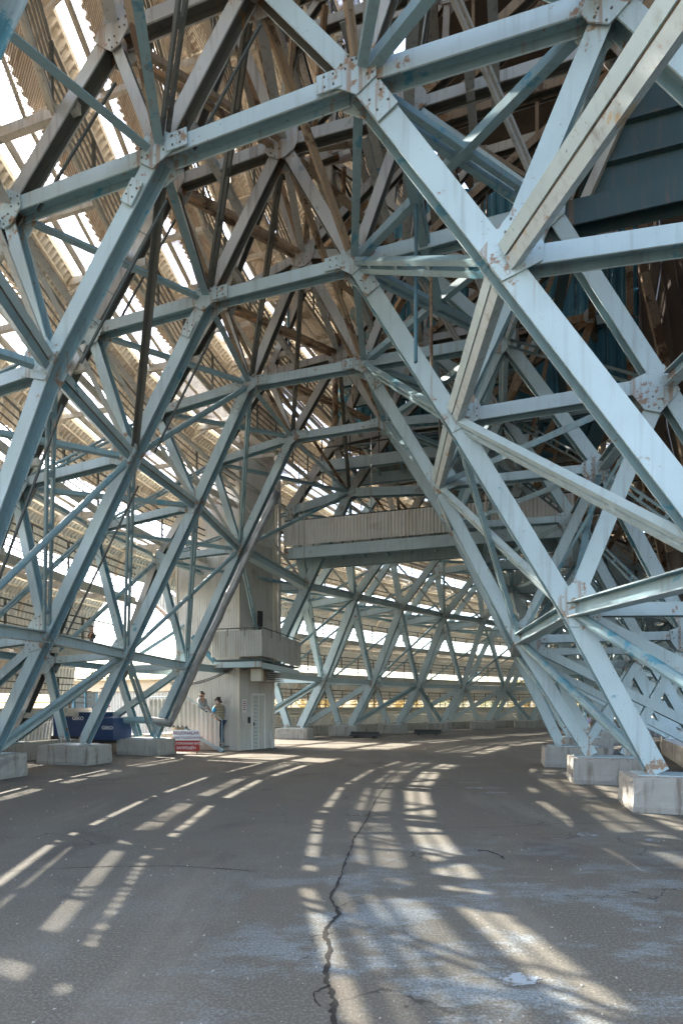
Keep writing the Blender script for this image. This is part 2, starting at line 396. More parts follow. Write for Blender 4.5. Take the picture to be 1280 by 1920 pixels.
# ------------------------------------------------------------------ truss frames: nodes (across, above eye)
BASE = dict(N=(-5.95, 8.1), M=(-2.97, 8.13), L2=(-8.05, 5.2), L1=(-9.68, 1.33), A=(-10.92, -1.02), R2=(-1.08, 5.1), R1=(.62, 1.5), P=(1.98, -1.03),
            K=(-8.64, 7.85), Lb=(-10.7, 4.92), L1b=(-12.3, 1.3), Ab=(-13.55, -1.02), O=(.3, 8.12), S=(2.12, 5.04), R1b=(3.85, 1.45), Pb=(5.1, -1.03),
            T=(-4.42, 10.6), Tl=(-6.7, 10.4), Tr=(-1.95, 10.55), Tq=(1.7, 10.6),
            Vl=(-5.35, 13.3), Vc=(-3.45, 13.4), Vr=(-1.5, 13.4), Vq=(2.6, 13.5), Xl=(-4.7, 16.6), Xr=(-1.35, 16.6), Xq=(2.9, 16.7), Yl=(-4.35, 20.2), Yr=(-1.2, 20.2), Yq=(3.0, 20.3))
OBS = {'N': {1: (-5.89, 7.89), 2: (-5.92, 8.00), 3: (-5.93, 8.17), 4: (-5.92, 8.31), 5: (-6.11, 8.36)},
 'M': {1: (-2.96, 8.02), 2: (-2.93, 8.05), 3: (-2.96, 8.16), 4: (-3.00, 8.33)},
 'L2': {1: (-7.82, 5.21), 2: (-7.67, 5.16), 3: (-7.47, 5.27), 4: (-7.70, 5.02), 5: (-7.88, 4.81), 6: (-8.15, 5.21), 7: (-8.15, 5.27), 8: (-8.17, 5.28), 9: (-8.35, 5.41)},
 'L1': {2: (-9.85, 1.51), 3: (-9.64, 1.41), 4: (-9.64, 1.32), 6: (-9.75, 1.29), 7: (-9.70, 1.29), 8: (-9.69, 1.26), 9: (-9.60, 1.26), 10: (-9.74, 1.26)},
 'A': {2: (-11.37, -1.03), 3: (-11.02, -1.03), 4: (-10.84, -1.03)},
 'R2': {1: (-1.20, 5.28), 2: (-1.16, 4.96), 3: (-1.23, 5.09)}, 'R1': {1: (1.2, 1.5), 2: (0.71, 1.57), 3: (0.55, 1.47), 4: (0.65, 1.49)},
 'P': {1: (2.5, -1.03), 2: (1.98, -1.03), 3: (2.01, -1.03), 4: (1.80, -1.03)}, 'O': {1: (-0.02, 7.98), 2: (0.40, 8.15), 3: (0.24, 8.13)},
 'S': {2: (2.04, 5.02), 3: (2.19, 5.05)}, 'K': {1: (-8.62, 7.78), 2: (-8.64, 7.89)}, 'Lb': {2: (-10.69, 4.89)},
 'T': {1: (-4.44, 9.9), 2: (-4.31, 10.61), 3: (-4.51, 11.10)}, 'Tl': {1: (-6.68, 9.87), 2: (-6.7, 10.49)}, 'Tr': {1: (-2.2, 9.95)}}
FR = range(0, 15)
def ND(k, i):
    u, h = OBS.get(k, {}).get(i, BASE[k]); return P(S[i], U[i] + u, h)
FLABEL = {0: 'steel truss frame nearest the camera, its peeling blue leg crossing the upper left corner',
 1: 'steel truss frame with peeling left leg and broad right leg in the upper foreground',
 2: 'steel truss frame whose right leg lands on the large right-hand concrete block',
 3: 'steel truss frame whose left leg stands on the block before the navy generator box',
 4: 'steel truss frame just before the stair tower, its left leg wrapped by the insulated pipe',
 5: 'steel truss frame behind the stair tower that carries the panelled footbridge',
 6: 'steel truss frame whose foot shows just right of the stair tower'}
for k in range(7, 15): FLABEL[k] = '%s far steel truss frame counted rightward from the stair tower' % ORD[k - 5]
FOBJ = {}
GUSS = {}
for i in FR:
    root = thing('truss_frame', FLABEL[i], 'truss frame', P(S[i], U[i] - 4.4, -EYE), 'pale blue steel truss frames standing along the curved aisle')
    FOBJ[i] = root
    near = i <= 5
    inv = Matrix.Translation(-root.location)
    conn = {}
    def c_(k, v): conn.setdefault(k, []).append(v)
    def link(name, a, b_, fw, dep, t0=.15, t1=.15, mats=(M_PALE, M_BLUE), off0=None):
        fw *= .74 if i < 5 else 1.12; dep *= .58 if i < 5 else .7
        pa, pb = ND(a, i), ND(b_, i)
        if off0 is not None: pb = pb + TR * off0
        d = (pb - pa).normalized(); c_(a, (d, fw * .96, 0)); c_(b_, (-d, fw * .96, 0))
        if i > 2 and a in ('S', 'O', 'R1', 'R1b', 'R2'): fw *= .82
        q0, q1 = trim(pa, pb, t0, t1); m = MB(); hbeam(m, [q0, q1], fw, dep, AX); return m.build(name, list(mats), root, inv=inv)
    def leg(keys, fw, dep, mats, name='leg'):
        fw *= .74 if i < 5 else 1.15; dep *= .58 if i < 5 else .75
        pts = [ND(k, i) for k in keys]
        for a, b_ in zip(keys, keys[1:]):
            d = (ND(b_, i) - ND(a, i)).normalized(); c_(a, (d, fw, .24)); c_(b_, (-d, fw, .24))
        m = MB(); hbeam(m, pts, fw, dep, AX); return m.build(name, list(mats), root, inv=inv)
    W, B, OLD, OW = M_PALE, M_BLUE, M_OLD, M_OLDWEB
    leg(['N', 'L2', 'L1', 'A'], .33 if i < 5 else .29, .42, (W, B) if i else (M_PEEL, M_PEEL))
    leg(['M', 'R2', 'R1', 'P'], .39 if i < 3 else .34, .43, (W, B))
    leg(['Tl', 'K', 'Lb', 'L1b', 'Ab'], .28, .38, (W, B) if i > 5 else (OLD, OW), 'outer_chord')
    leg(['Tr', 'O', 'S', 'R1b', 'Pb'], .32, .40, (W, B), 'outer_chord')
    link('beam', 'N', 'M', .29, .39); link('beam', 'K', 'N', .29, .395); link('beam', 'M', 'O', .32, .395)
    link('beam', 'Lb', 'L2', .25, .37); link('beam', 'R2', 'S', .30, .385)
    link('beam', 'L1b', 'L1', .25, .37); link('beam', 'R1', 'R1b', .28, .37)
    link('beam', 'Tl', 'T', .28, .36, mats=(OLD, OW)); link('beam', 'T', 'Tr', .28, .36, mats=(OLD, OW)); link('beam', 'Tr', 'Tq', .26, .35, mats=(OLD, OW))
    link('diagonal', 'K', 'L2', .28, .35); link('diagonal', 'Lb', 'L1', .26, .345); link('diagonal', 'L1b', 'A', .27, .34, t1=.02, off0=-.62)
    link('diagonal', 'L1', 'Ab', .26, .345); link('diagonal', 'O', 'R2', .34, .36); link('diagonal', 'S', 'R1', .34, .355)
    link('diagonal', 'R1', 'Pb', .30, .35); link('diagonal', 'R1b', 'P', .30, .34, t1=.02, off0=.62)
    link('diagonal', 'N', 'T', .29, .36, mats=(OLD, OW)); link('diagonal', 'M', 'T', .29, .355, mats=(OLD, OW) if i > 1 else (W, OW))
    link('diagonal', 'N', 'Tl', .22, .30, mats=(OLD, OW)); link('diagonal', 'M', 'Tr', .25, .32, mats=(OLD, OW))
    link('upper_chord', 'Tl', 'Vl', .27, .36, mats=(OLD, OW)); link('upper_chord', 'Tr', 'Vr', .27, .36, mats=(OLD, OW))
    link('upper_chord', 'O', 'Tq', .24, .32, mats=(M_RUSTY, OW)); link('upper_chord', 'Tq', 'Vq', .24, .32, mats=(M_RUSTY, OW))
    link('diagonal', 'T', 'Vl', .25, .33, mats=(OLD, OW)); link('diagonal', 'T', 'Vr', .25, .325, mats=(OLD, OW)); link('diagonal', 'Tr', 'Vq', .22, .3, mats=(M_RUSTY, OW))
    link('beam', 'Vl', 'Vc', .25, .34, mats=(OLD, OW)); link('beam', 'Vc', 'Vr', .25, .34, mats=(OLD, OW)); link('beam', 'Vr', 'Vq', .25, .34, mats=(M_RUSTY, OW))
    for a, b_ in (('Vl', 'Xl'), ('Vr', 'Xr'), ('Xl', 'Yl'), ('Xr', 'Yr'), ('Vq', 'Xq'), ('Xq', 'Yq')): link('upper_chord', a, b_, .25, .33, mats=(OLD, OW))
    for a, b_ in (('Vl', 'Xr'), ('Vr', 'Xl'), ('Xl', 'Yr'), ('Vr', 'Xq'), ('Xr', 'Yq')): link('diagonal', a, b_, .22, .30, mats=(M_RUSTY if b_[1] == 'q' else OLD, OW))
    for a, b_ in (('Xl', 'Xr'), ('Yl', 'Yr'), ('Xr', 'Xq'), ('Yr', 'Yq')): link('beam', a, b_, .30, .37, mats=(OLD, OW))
    # gusset plates, one each side of every node, with bolts on the nearer frames
    for k, ds in conn.items():
        c = ND(k, i); pts = []
        if k in ('A', 'P', 'Ab', 'Pb'): continue
        ext = .26 if k in ('N', 'M') else .34 if k in ('K', 'T', 'O', 'Tl', 'Tr') else .28 if k[0] in 'VXY' or i > 4 else .38 if k in ('S', 'R1b', 'L1b', 'Lb') and i > 2 else .46
        for d, fw, le in ds:
            x = Vector((d.dot(TR), d.z)).normalized(); y = Vector((-x.y, x.x)); e1 = min(le or ext, ext)
            for sg in (-1, 1): pts.append(tuple(x * e1 + y * sg * fw * .50))
        hp = hull(pts); m = MB(); n = len(hp)
        for sg in (-1, 1):
            b0 = c + AX * sg * ((.134 if i < 5 else .168) + (.002 if k in ('N', 'M') else 0)); b1 = b0 + AX * sg * .016
            vs = [b0 + TR * p[0] + UP * p[1] for p in hp] + [b1 + TR * p[0] + UP * p[1] for p in hp]
            fs = [tuple(range(n, 2 * n)), tuple(range(n - 1, -1, -1))] + [(q, (q + 1) % n, n + (q + 1) % n, n + q) for q in range(n)]
            if sg > 0: fs = [f[::-1] for f in fs]
            m.add(vs, fs, 0, [.8] * (2 * n))
            if near and sg < 0:
                for d, fw, le in ds:
                    if le or random.random() < .35: continue
                    y = d.cross(AX)
                    for e_ in (ext * .55, ext * .88):
                        for q in (-1, 1):
                            cc = b1 + d * (e_ + random.uniform(-.02, .02)) + y * q * fw * .3; r = .014
                            vs = [cc + (TR * math.cos(t) + UP * math.sin(t)) * r - AX * zz for zz in (0, .010) for t in [math.pi / 3 * z_ for z_ in range(6)]]
                            m.add(vs, [(z_, (z_ + 1) % 6, 6 + (z_ + 1) % 6, 6 + z_) for z_ in range(6)] + [(6, 7, 8, 9, 10, 11)], 1)
        m.build('gusset_plate', [W if k[0] not in 'TVXY' else OLD, M_OLDWEB], root, inv=inv)
    # bolted splice plates on the camera side of the leg tops and beam ends
    if near:
        for a, b_, e_, ln, wd in (('N', 'M', .27, .17, .235), ('M', 'N', .27, .17, .235), ('N', 'L2', .55, .18, .222), ('M', 'R2', .42, .26, .30 if i < 3 else .265)):
            pa, pb = ND(a, i), ND(b_, i); d = (pb - pa).normalized(); y = d.cross(AX); m = MB(); c = pa + d * (e_ + ln / 2) - AX * .160
            k0 = len(m.v); m.obox(c, d * (ln / 2 + .08), y * wd * .5, AX * .008); m.j[k0:] = [.7] * 8
            for u_ in (-.5, .5):
                for v_ in (-.55, .55):
                    cc = c - AX * .008 + d * u_ * ln * .7 + y * v_ * wd * .5; m.obox(cc - AX * .005, d * .011, y * .011, AX * .006, 1)
            m.build('splice_plate', [W, M_OLDWEB], root, inv=inv)
    # foot plates
    for k, off in (('A', -.3), ('P', .3), ('Ab', 0), ('Pb', 0)):
        m = MB(); m.obox(ND(k, i) + TR * off + UP * -.035, TR * (.62 if off else .3), AX * .3, UP * .012)
        m.build('foot_plate', W, root, inv=inv)
# bracing towards the next frame, owned by the frame it starts from
NL = (TR * .87 + UP * -.5).normalized(); NR = (TR * -.87 + UP * -.5).normalized()
for i in FR:
    if i + 1 not in FR: continue
    root = FOBJ[i]; inv = Matrix.Translation(-root.location)
    def br(kind, a, b_, w, dep, nrm, mats, ia=i, ib=i + 1, t0=.2, t1=.2, name='brace'):
        q0, q1 = trim(ND(a, ia), ND(b_, ib), t0, t1); m = MB()
        if kind == 'h': hbeam(m, [q0, q1], w, dep, nrm)
        elif kind == 's': slotgirder(m, q0, q1, w, dep, nrm)
        elif kind == 'l': lattice(m, q0, q1, w, dep, nrm)
        elif kind == 'a': angle(m, q0, q1, w, nrm)
        elif kind == 't': m.tube([q0, q1], w / 2, 10)
        return m.build(name, list(mats), root, inv=inv, smooth=False)
    PB = (M_PALE, M_BLUE, M_RUSTY)
    br('a', 'N', 'N', .13, 0, UP, (M_BLUE,), name='strut'); br('a', 'M', 'M', .13, 0, UP, (M_BLUE,), name='strut')
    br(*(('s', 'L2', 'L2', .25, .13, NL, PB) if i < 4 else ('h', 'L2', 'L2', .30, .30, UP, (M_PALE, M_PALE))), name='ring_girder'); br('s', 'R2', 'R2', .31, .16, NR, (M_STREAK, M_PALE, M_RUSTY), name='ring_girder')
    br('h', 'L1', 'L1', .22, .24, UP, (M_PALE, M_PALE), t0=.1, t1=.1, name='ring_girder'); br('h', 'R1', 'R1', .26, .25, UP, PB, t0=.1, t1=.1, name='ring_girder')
    br('a', 'T', 'T', .16, 0, UP, (M_OLD,), name='strut'); br('a', 'K', 'K', .16, 0, UP, (M_OLD,), name='strut'); br('a', 'Lb', 'Lb', .16, 0, UP, (M_BLUE,), name='strut')
    br('a', 'Tl', 'Tl', .16, 0, UP, (M_OLD,), name='strut'); br('s', 'O', 'O', .22, .12, NR, PB, name='strut'); br('h', 'S', 'S', .2, .22, UP, PB, name='strut')
    br('h', 'L1b', 'L1b', .18, .2, UP, PB, name='strut'); br('h', 'R1b', 'R1b', .2, .22, UP, PB, name='strut')
    br('h', 'Vl', 'Vl', .18, .22, UP, (M_OLD, M_OLDWEB), name='strut'); br('h', 'Vr', 'Vr', .18, .22, UP, (M_OLD, M_OLDWEB), name='strut')
    br('h', 'Tr', 'Tr', .18, .22, UP, (M_OLD, M_OLDWEB), name='strut'); br('h', 'Xl', 'Xl', .18, .22, UP, (M_OLD, M_OLDWEB), name='strut'); br('h', 'Xr', 'Xr', .18, .22, UP, (M_OLD, M_OLDWEB), name='strut')
    br('a', 'K', 'N', .13, 0, UP, (M_BLUE,)); br('l', 'M', 'O', .24, .08, UP, (M_BLUE,)); br('a', 'O', 'M', .13, 0, UP, (M_BLUE,))
    br('l', 'Tl', 'T', .26, .08, UP, (M_RUSTY,)); br('a', 'T', 'Tr', .17, 0, UP, (M_RUSTY,)); br('l', 'Tr', 'Tq', .26, .08, UP, (M_RUSTY,))
    if i % 2: br('t', 'L1', 'L2', .12, 0, NL, (M_BLUE,))
    br('l', 'L2', 'L1', .17, .05, NL, (M_BLUE,))
    if i % 2: br('a' if i < 3 else 'l', 'N', 'L2', .10 if i < 3 else .15, .05, NL, (M_OLDWEB if i < 3 else M_BLUE,))
    if i in (2, 4): br('t', 'L2', 'N', .12, 0, NL, (M_BLUE,))
    if i: br('l', 'M', 'R2', .22, .08, NR, (M_BLUE,), ia=i + 1, ib=i)
    if i: br('l', 'R2', 'R1', .24, .09, NR, (M_PALE,), ia=i + 1, ib=i)
    if i > 1: br('l', 'R2', 'R1', .20, .07, NR, (M_BLUE,))
    if i in (8, 10, 12):
        br('l', 'L1', 'A', .2, .07, NL, (M_BLUE,))
    br('t', 'R1', 'P', .17, 0, NR, (M_BLUE,), ia=i + 1, ib=i, t1=.3)
    if i in (2, 5, 7): br('s', 'L1', 'A', .24, .12, NL, PB, ia=i + 1, ib=i)
    if i == 3: br('l', 'L1', 'A', .2, .07, NL, (M_BLUE,))
    br('l', 'Vl', 'Xl', .2, .07, NL, (M_RUSTY,)); br('a', 'Vr', 'Vl', .2, 0, UP, (M_RUSTY,)); br('l', 'T', 'Vr', .26, .08, NL, (M_RUSTY,)); br('l', 'Vr', 'Xr', .2, .07, NL, (M_RUSTY,))
    br('h', 'Tq', 'Tq', .22, .28, UP, (M_DTEAL, M_OLDWEB), name='strut'); br('h', 'Vq', 'Vq', .22, .28, UP, (M_RUSTY, M_OLDWEB), name='strut')
# thin secondary members: hangers, sway rods and light lattices between frames
for i in FR:
    if i + 1 not in FR or i > 11: continue
    root = FOBJ[i]; inv = Matrix.Translation(-root.location)
    def thin(kind, pa, pb, w, mt, name):
        m = MB()
        if kind == 'l': lattice(m, pa, pb, w, .045, NL, .7)
        elif kind == 'a': angle(m, pa, pb, w, AX)
        else: m.tube([pa, pb], w, 6)
        m.build(name, mt, root, inv=inv)
    j = i + 1
    for a, b_, kind, w, mt in [x for x in (('T', 'N', 'l', .16, M_OLDWEB), ('T', 'M', 'l', .15, M_RUSTY), ('Tl', 'N', 'a', .11, M_RUSTY), ('Tr', 'O', 'l', .15, M_OLD), ('Vl', 'T', 'a', .11, M_RUSTY), ('Vr', 'Tr', 'l', .15, M_OLDWEB), ('Tq', 'O', 'a', .12, M_RUSTY), ('Xl', 'Vl', 'a', .12, M_OLDWEB), ('S', 'R2', 'a', .13, M_BLUE), ('O', 'R2', 'a', .12, M_BLUE), ('S', 'R1', 'l', .17, M_BLUE), ('K', 'L2', 'a', .10, M_OLD), ('R1', 'S', 'a', .11, M_BLUE), ('Lb', 'L2', 'a', .10, M_BLUE), ('Lb', 'K', 'l', .15, M_BLUE), ('L1b', 'Lb', 'l', .14, M_BLUE), ('R1b', 'S', 'l', .16, M_BLUE), ('S', 'O', 'l', .16, M_DTEAL), ('Vc', 'T', 'l', .15, M_RUSTY)) if i > 1 or x[0] not in ('S', 'R1', 'R1b', 'O')]:
        q0, q1 = trim(ND(a, i), ND(b_, j), .25, .25); thin(kind, q0, q1, w, mt, 'brace')
    rnd = random.Random(i * 31 + 5)
    for q in range(7):
        a, b_ = [('Tl', 'T'), ('T', 'Tr'), ('Tr', 'Tq'), ('Vl', 'Vc'), ('Vc', 'Vr'), ('Vr', 'Vq'), ('M', 'O')][q]
        f, g_ = rnd.uniform(.2, .8), rnd.uniform(.1, .9); pa = ND(a, i).lerp(ND(b_, i), f).lerp(ND(a, j).lerp(ND(b_, j), f), g_); L = rnd.uniform(2.2, 3.4) if q != 6 else -2.6
        thin('a' if q % 2 else 't', pa, pa + UP * L + AX * rnd.uniform(-.15, .15), .09 if q % 2 else .03, [M_RUSTY, M_OLDWEB, M_CREAM, M_TEAL][(i + q) % 4], 'hanger')
        thin('a', pa - AX * 1.1, pa + AX * 1.2 + TR * .1, .13, M_OLD if q < 6 else M_BLUE, 'purlin')
# narrow wire ladders fixed under the near legs
for i, ks in ((1, ('N', 'L2', 'L1')), (2, ('N', 'L2', 'L1')), (1, ('Tl', 'K')), (2, ('Tl', 'K')), (1, ('T', 'N'))):
    root = FOBJ[i]; m = MB()
    for a, b_ in zip(ks, ks[1:]):
        pa, pb = ND(a, i), ND(b_, i); d = (pb - pa).normalized(); x = AX; z = d.cross(x)
        if z.z > 0: z = -z
        o_ = z * .44
        m.bar(pa + o_ + d * .45, pb + o_ - d * .3, .03, .03)
        L = (pb - pa).length; k = int(L / .42)
        for q in range(2, k): m.bar(pa + z * .12 + d * (q * L / k) + x * .1, pa + o_ + d * (q * L / k + .04), .009, .009)
    m.build('cable_ladder', M_RAIL, root)

# ------------------------------------------------------------------ pedestals
def pedestal_mesh(lx, ly, lz, seed):
    rnd = random.Random(seed); nx, ny, nz = 12, 8, 6; vs = {}; V = []; F = []
    def vid(i, j, k):
        if (i, j, k) not in vs:
            x, y, z = (i / nx - .5) * lx, (j / ny - .5) * ly, k / nz * lz
            for a, n_, l in ((0, nx, lx), (1, ny, ly)):
                pass
            e = .018
            if i in (0, nx) and j in (0, ny): x *= 1 - e * rnd.uniform(.5, 2.2); y *= 1 - e * rnd.uniform(.5, 2.2)
            if k == nz and (i in (0, nx) or j in (0, ny)): z -= rnd.uniform(.0, .022); x *= .992; y *= .992
            if k == 1: x *= 1 + rnd.uniform(0, .02); y *= 1 + rnd.uniform(0, .03)
            if k == 0: x *= 1 - rnd.uniform(.0, .03); y *= 1 - rnd.uniform(.0, .05); z = -.02
            x += rnd.uniform(-.006, .006); y += rnd.uniform(-.006, .006)
            vs[(i, j, k)] = len(V); V.append((x, y, z))
        return vs[(i, j, k)]
    for i in range(nx):
        for k in range(nz):
            F.append((vid(i, 0, k), vid(i + 1, 0, k), vid(i + 1, 0, k + 1), vid(i, 0, k + 1))); F.append((vid(i + 1, ny, k), vid(i, ny, k), vid(i, ny, k + 1), vid(i + 1, ny, k + 1)))
    for j in range(ny):
        for k in range(nz):
            F.append((vid(0, j + 1, k), vid(0, j, k), vid(0, j, k + 1), vid(0, j + 1, k + 1))); F.append((vid(nx, j, k), vid(nx, j + 1, k), vid(nx, j + 1, k + 1), vid(nx, j, k + 1)))
    for i in range(nx):
        for j in range(ny): F.append((vid(i, j, nz), vid(i + 1, j, nz), vid(i + 1, j + 1, nz), vid(i, j + 1, nz)))
    me = bpy.data.meshes.new('pedestal'); me.from_pydata(V, [], F); me.materials.append(M_CONC); return me
PM = [pedestal_mesh(1.7, 1.0, .535, 3), pedestal_mesh(1.62, 1.05, .535, 5), pedestal_mesh(1.66, .95, .535, 11)]
RZ = -PHI
def ped(s, w, me, label, group):
    o = ob('concrete_pedestal', me, None, P(s, w, -EYE)); o.rotation_euler = (0, 0, RZ); tag(o, label, 'pedestal', group)
LP = {1: 'concrete block under the first left leg, cut by the left edge', 2: 'pale concrete block at the left edge beside the tube foot', 3: 'wide pale concrete block carrying two left legs before the navy generator',
      4: 'stained concrete block beside the red and white sign', 5: 'concrete block hidden behind the foot of the stair tower', 6: 'concrete block just right of the stair tower'}
RP = {0: 'concrete block under the nearest right leg', 1: 'concrete block under the right leg outside the view', 2: 'large chipped concrete block at the right edge with pale left side', 3: 'wide rust-streaked concrete block second from the right edge', 4: 'small concrete block third from the right edge, under two legs'}
for i in FR:
    wl = U[i] + OBS['A'].get(i, BASE['A'])[0]
    if i > 0: ped(S[i], wl - .3, PM[i % 3], LP.get(i) or '%s concrete block along the far left row, counted from the stair tower' % ORD[i - 5], 'concrete blocks under the left legs')
    ped(S[i], U[i] + OBS['P'].get(i, BASE['P'])[0] + .38, PM[(i + 1) % 3], RP.get(i) or '%s concrete block in the shaded right row behind the near right legs' % ORD[i + 1], 'concrete blocks under the right legs')
# low perimeter walls of blocks under the outer legs
for nm, uo, lab in (('left', -13.55, 'low concrete block wall under the outer legs of the louvred side'), ('right', 5.1, 'low concrete block wall under the outer legs of the mirror side')):
    t = thing('perimeter_wall', lab, 'wall', P(S[5], U[5] + uo, -EYE)); inv = Matrix.Translation(-t.location)
    for i in range(0, 14):
        a, b_ = P(S[i], U[i] + uo, -EYE), P(S[i + 1], U[i + 1] + uo, -EYE); k = 2
        for q in range(k):
            p0 = a.lerp(b_, q / k + .006); p1 = a.lerp(b_, (q + 1) / k - .006); m = MB(); d = (p1 - p0) / 2
            m.obox((p0 + p1) / 2 + UP * (.26 + random.uniform(-.02, .02)), d, Vector((d.y, -d.x, 0)).normalized() * .33, UP * .27)
            m.build('block', M_CONC, t, inv=inv)

# ------------------------------------------------------------------ louvred facade: rows of corrugated awnings and railed catwalks
CH = [(-1.1, -13.6), (1.4, -12.3), (4.9, -10.7), (7.85, -8.64), (10.35, -6.7), (13.4, -5.35), (16.6, -4.7), (22, -4.2), (30, -4)]
def chord(h):
    for (h0, u0), (h1, u1) in zip(CH, CH[1:]):
        if h <= h1: return u0 + (u1 - u0) * (h - h0) / (h1 - h0)
    return CH[-1][1]
def uvmesh(me, fn):
    uv = me.uv_layers.new(name='UVMap')
    for l in me.loops: uv.data[l.index].uv = fn(me.vertices[l.vertex_index].co)
def bayvec(i): return P(S[i + 1], U[i + 1], 0) - P(S[i], U[i], 0)
def corr_sheet(e, prof, pitch, amp, mt, name):
    """zig-zag sheet running along e, following the profile points (vectors)"""
    L = e.length; n = max(2, int(L / pitch)); d = e.normalized(); vs = []; fs = []
    npf = len(prof)
    nn = []
    for j in range(npf):
        t = (prof[min(j + 1, npf - 1)] - prof[max(j - 1, 0)]).normalized(); nn.append(d.cross(t).normalized())
    pat = [(0, -1), (.3, -1), (.5, 1), (.8, 1)]
    pts = [(k + f, s_) for k in range(n) for f, s_ in pat] + [(n, -1)]
    for x, s_ in pts:
        for j in range(npf): vs.append(e * (x / n) + prof[j] + nn[j] * amp * s_ * .5)
    for k in range(len(pts) - 1):
        for j in range(npf - 1): fs.append((k * npf + j, k * npf + j + 1, (k + 1) * npf + j + 1, (k + 1) * npf + j))
    m = MB(); m.add(vs, fs); return m.mesh(name, mt)
def tv(x, z): return TR * x + UP * z
BAYS = list(range(-1, 14)); BM = {}
for i in BAYS:
    e = bayvec(i); d = e.normalized(); L = e.length; g0, g1 = e * .006, e * .994
    vis = corr_sheet(e * 1.002, [tv(-1.08, -.06), tv(-1.42, -.34), tv(-1.62, -1.0)], .14, .06, M_VISOR, 'corrugated_panel')
    visL = corr_sheet(e * 1.002, [tv(-1.08, -.06), tv(-1.42, -.4), tv(-1.60, -1.38)], .14, .06, M_VISORP, 'corrugated_panel')
    visM = corr_sheet(e * 1.002, [tv(-1.08, -.06), tv(-1.42, -.34), tv(-1.62, -1.0)], .14, .06, M_VISORP, 'corrugated_panel')
    visS = corr_sheet(e * 1.002, [tv(-1.08, -.06), tv(-1.44, -.36), tv(-1.66, -1.2)], .14, .06, M_VISOR, 'corrugated_panel')
    m = MB(); m.add([g0 + tv(-.74, .02), g1 + tv(-.74, .02), g1 + tv(.19, .02), g0 + tv(.19, .02)], [(0, 1, 2, 3)]); gr = m.mesh('grating', M_MESH); uvmesh(gr, lambda c: (c.dot(d), c.dot(TR)))
    m = MB()
    for x in (.22, -.78): m.bar(g0 + tv(x, -.03), g1 + tv(x, -.03), .16, .05)
    m.bar(g0 + tv(-1.08, -.02), g1 + tv(-1.08, -.02), .12, .05)
    ch = m.mesh('edge_channel', M_CREAM)
    m = MB(); n = max(2, int(round(L / 1.25)))
    for k in range(n + (1 if i == 13 else 0)): c = e * ((k + .02) / n); m.bar(c + tv(.22, .07), c + tv(.22, 1.02), .05, .05, AX)
    for z in (.22, .42, .62, .82, 1.03): m.bar(g0 + tv(.22, z), g1 + tv(.22, z), .045 if z > 1 else .03, .045 if z > 1 else .03)
    rl = m.mesh('railing', M_RAIL)
    m = MB()
    for x, z in ((-1.22, -.23), (-1.44, -.45)): m.bar(g0 + tv(x, z), g1 + tv(x, z), .06, .04)
    m.bar(g0 + tv(.30, -.16), g1 + tv(.30, -.16), .12, .06); m.bar(g0 + tv(-.26, -.05), g1 + tv(-.26, -.05), .06, .05)
    pu = m.mesh('purlin', M_CREAM)
    BM[i] = (vis, visL, visS, visM, gr, ch, rl, pu)
m = MB(); m.bar(tv(.75, -.16), tv(-1.15, -.16), .16, .10); m.bar(tv(-1.1, -.13), tv(-1.61, -1.04), .09, .07); m.bar(tv(-.78, -.24), tv(-1.46, -.56), .06, .05); BRK = m.mesh('bracket', M_CREAM)
m = MB(); m.bar(tv(.24, -.16), tv(-1.15, -.16), .11, .07); m.bar(tv(-1.1, -.13), tv(-1.61, -1.04), .07, .05); BRK2 = m.mesh('bracket', M_CREAM)
RN = 14
for r in range(RN):
    h = -.1 + 1.87 * r; ul = chord(h) - .52
    lab = ('lowest louvre row of corrugated awning and railed catwalk near the ground' if r == 0 else 'topmost louvre row of corrugated awning high under the roof' if r == RN - 1 else '%s louvre row up from the ground, corrugated awning with mesh catwalk and railing' % ORD[r + 1])
    t = thing('louvre_row', lab, 'louvre row', P(S[3], U[3] + ul, h), 'louvre rows of the inclined facade')
    for i in BAYS:
        if r < 3 and i in (4, 5): continue
        o_ = P(S[i], U[i] + ul, h) - t.location
        q_ = BM[i]
        for me in ((q_[1] if r < 3 else q_[3] if r == 3 else q_[2] if r > 4 else q_[0]),) + q_[4:]: ob(me.name.split('.')[0], me, t, o_)
        ob('bracket', BRK, t, o_)
        for f_ in (.5,): ob('bracket', BRK2, t, o_ + bayvec(i) * f_)

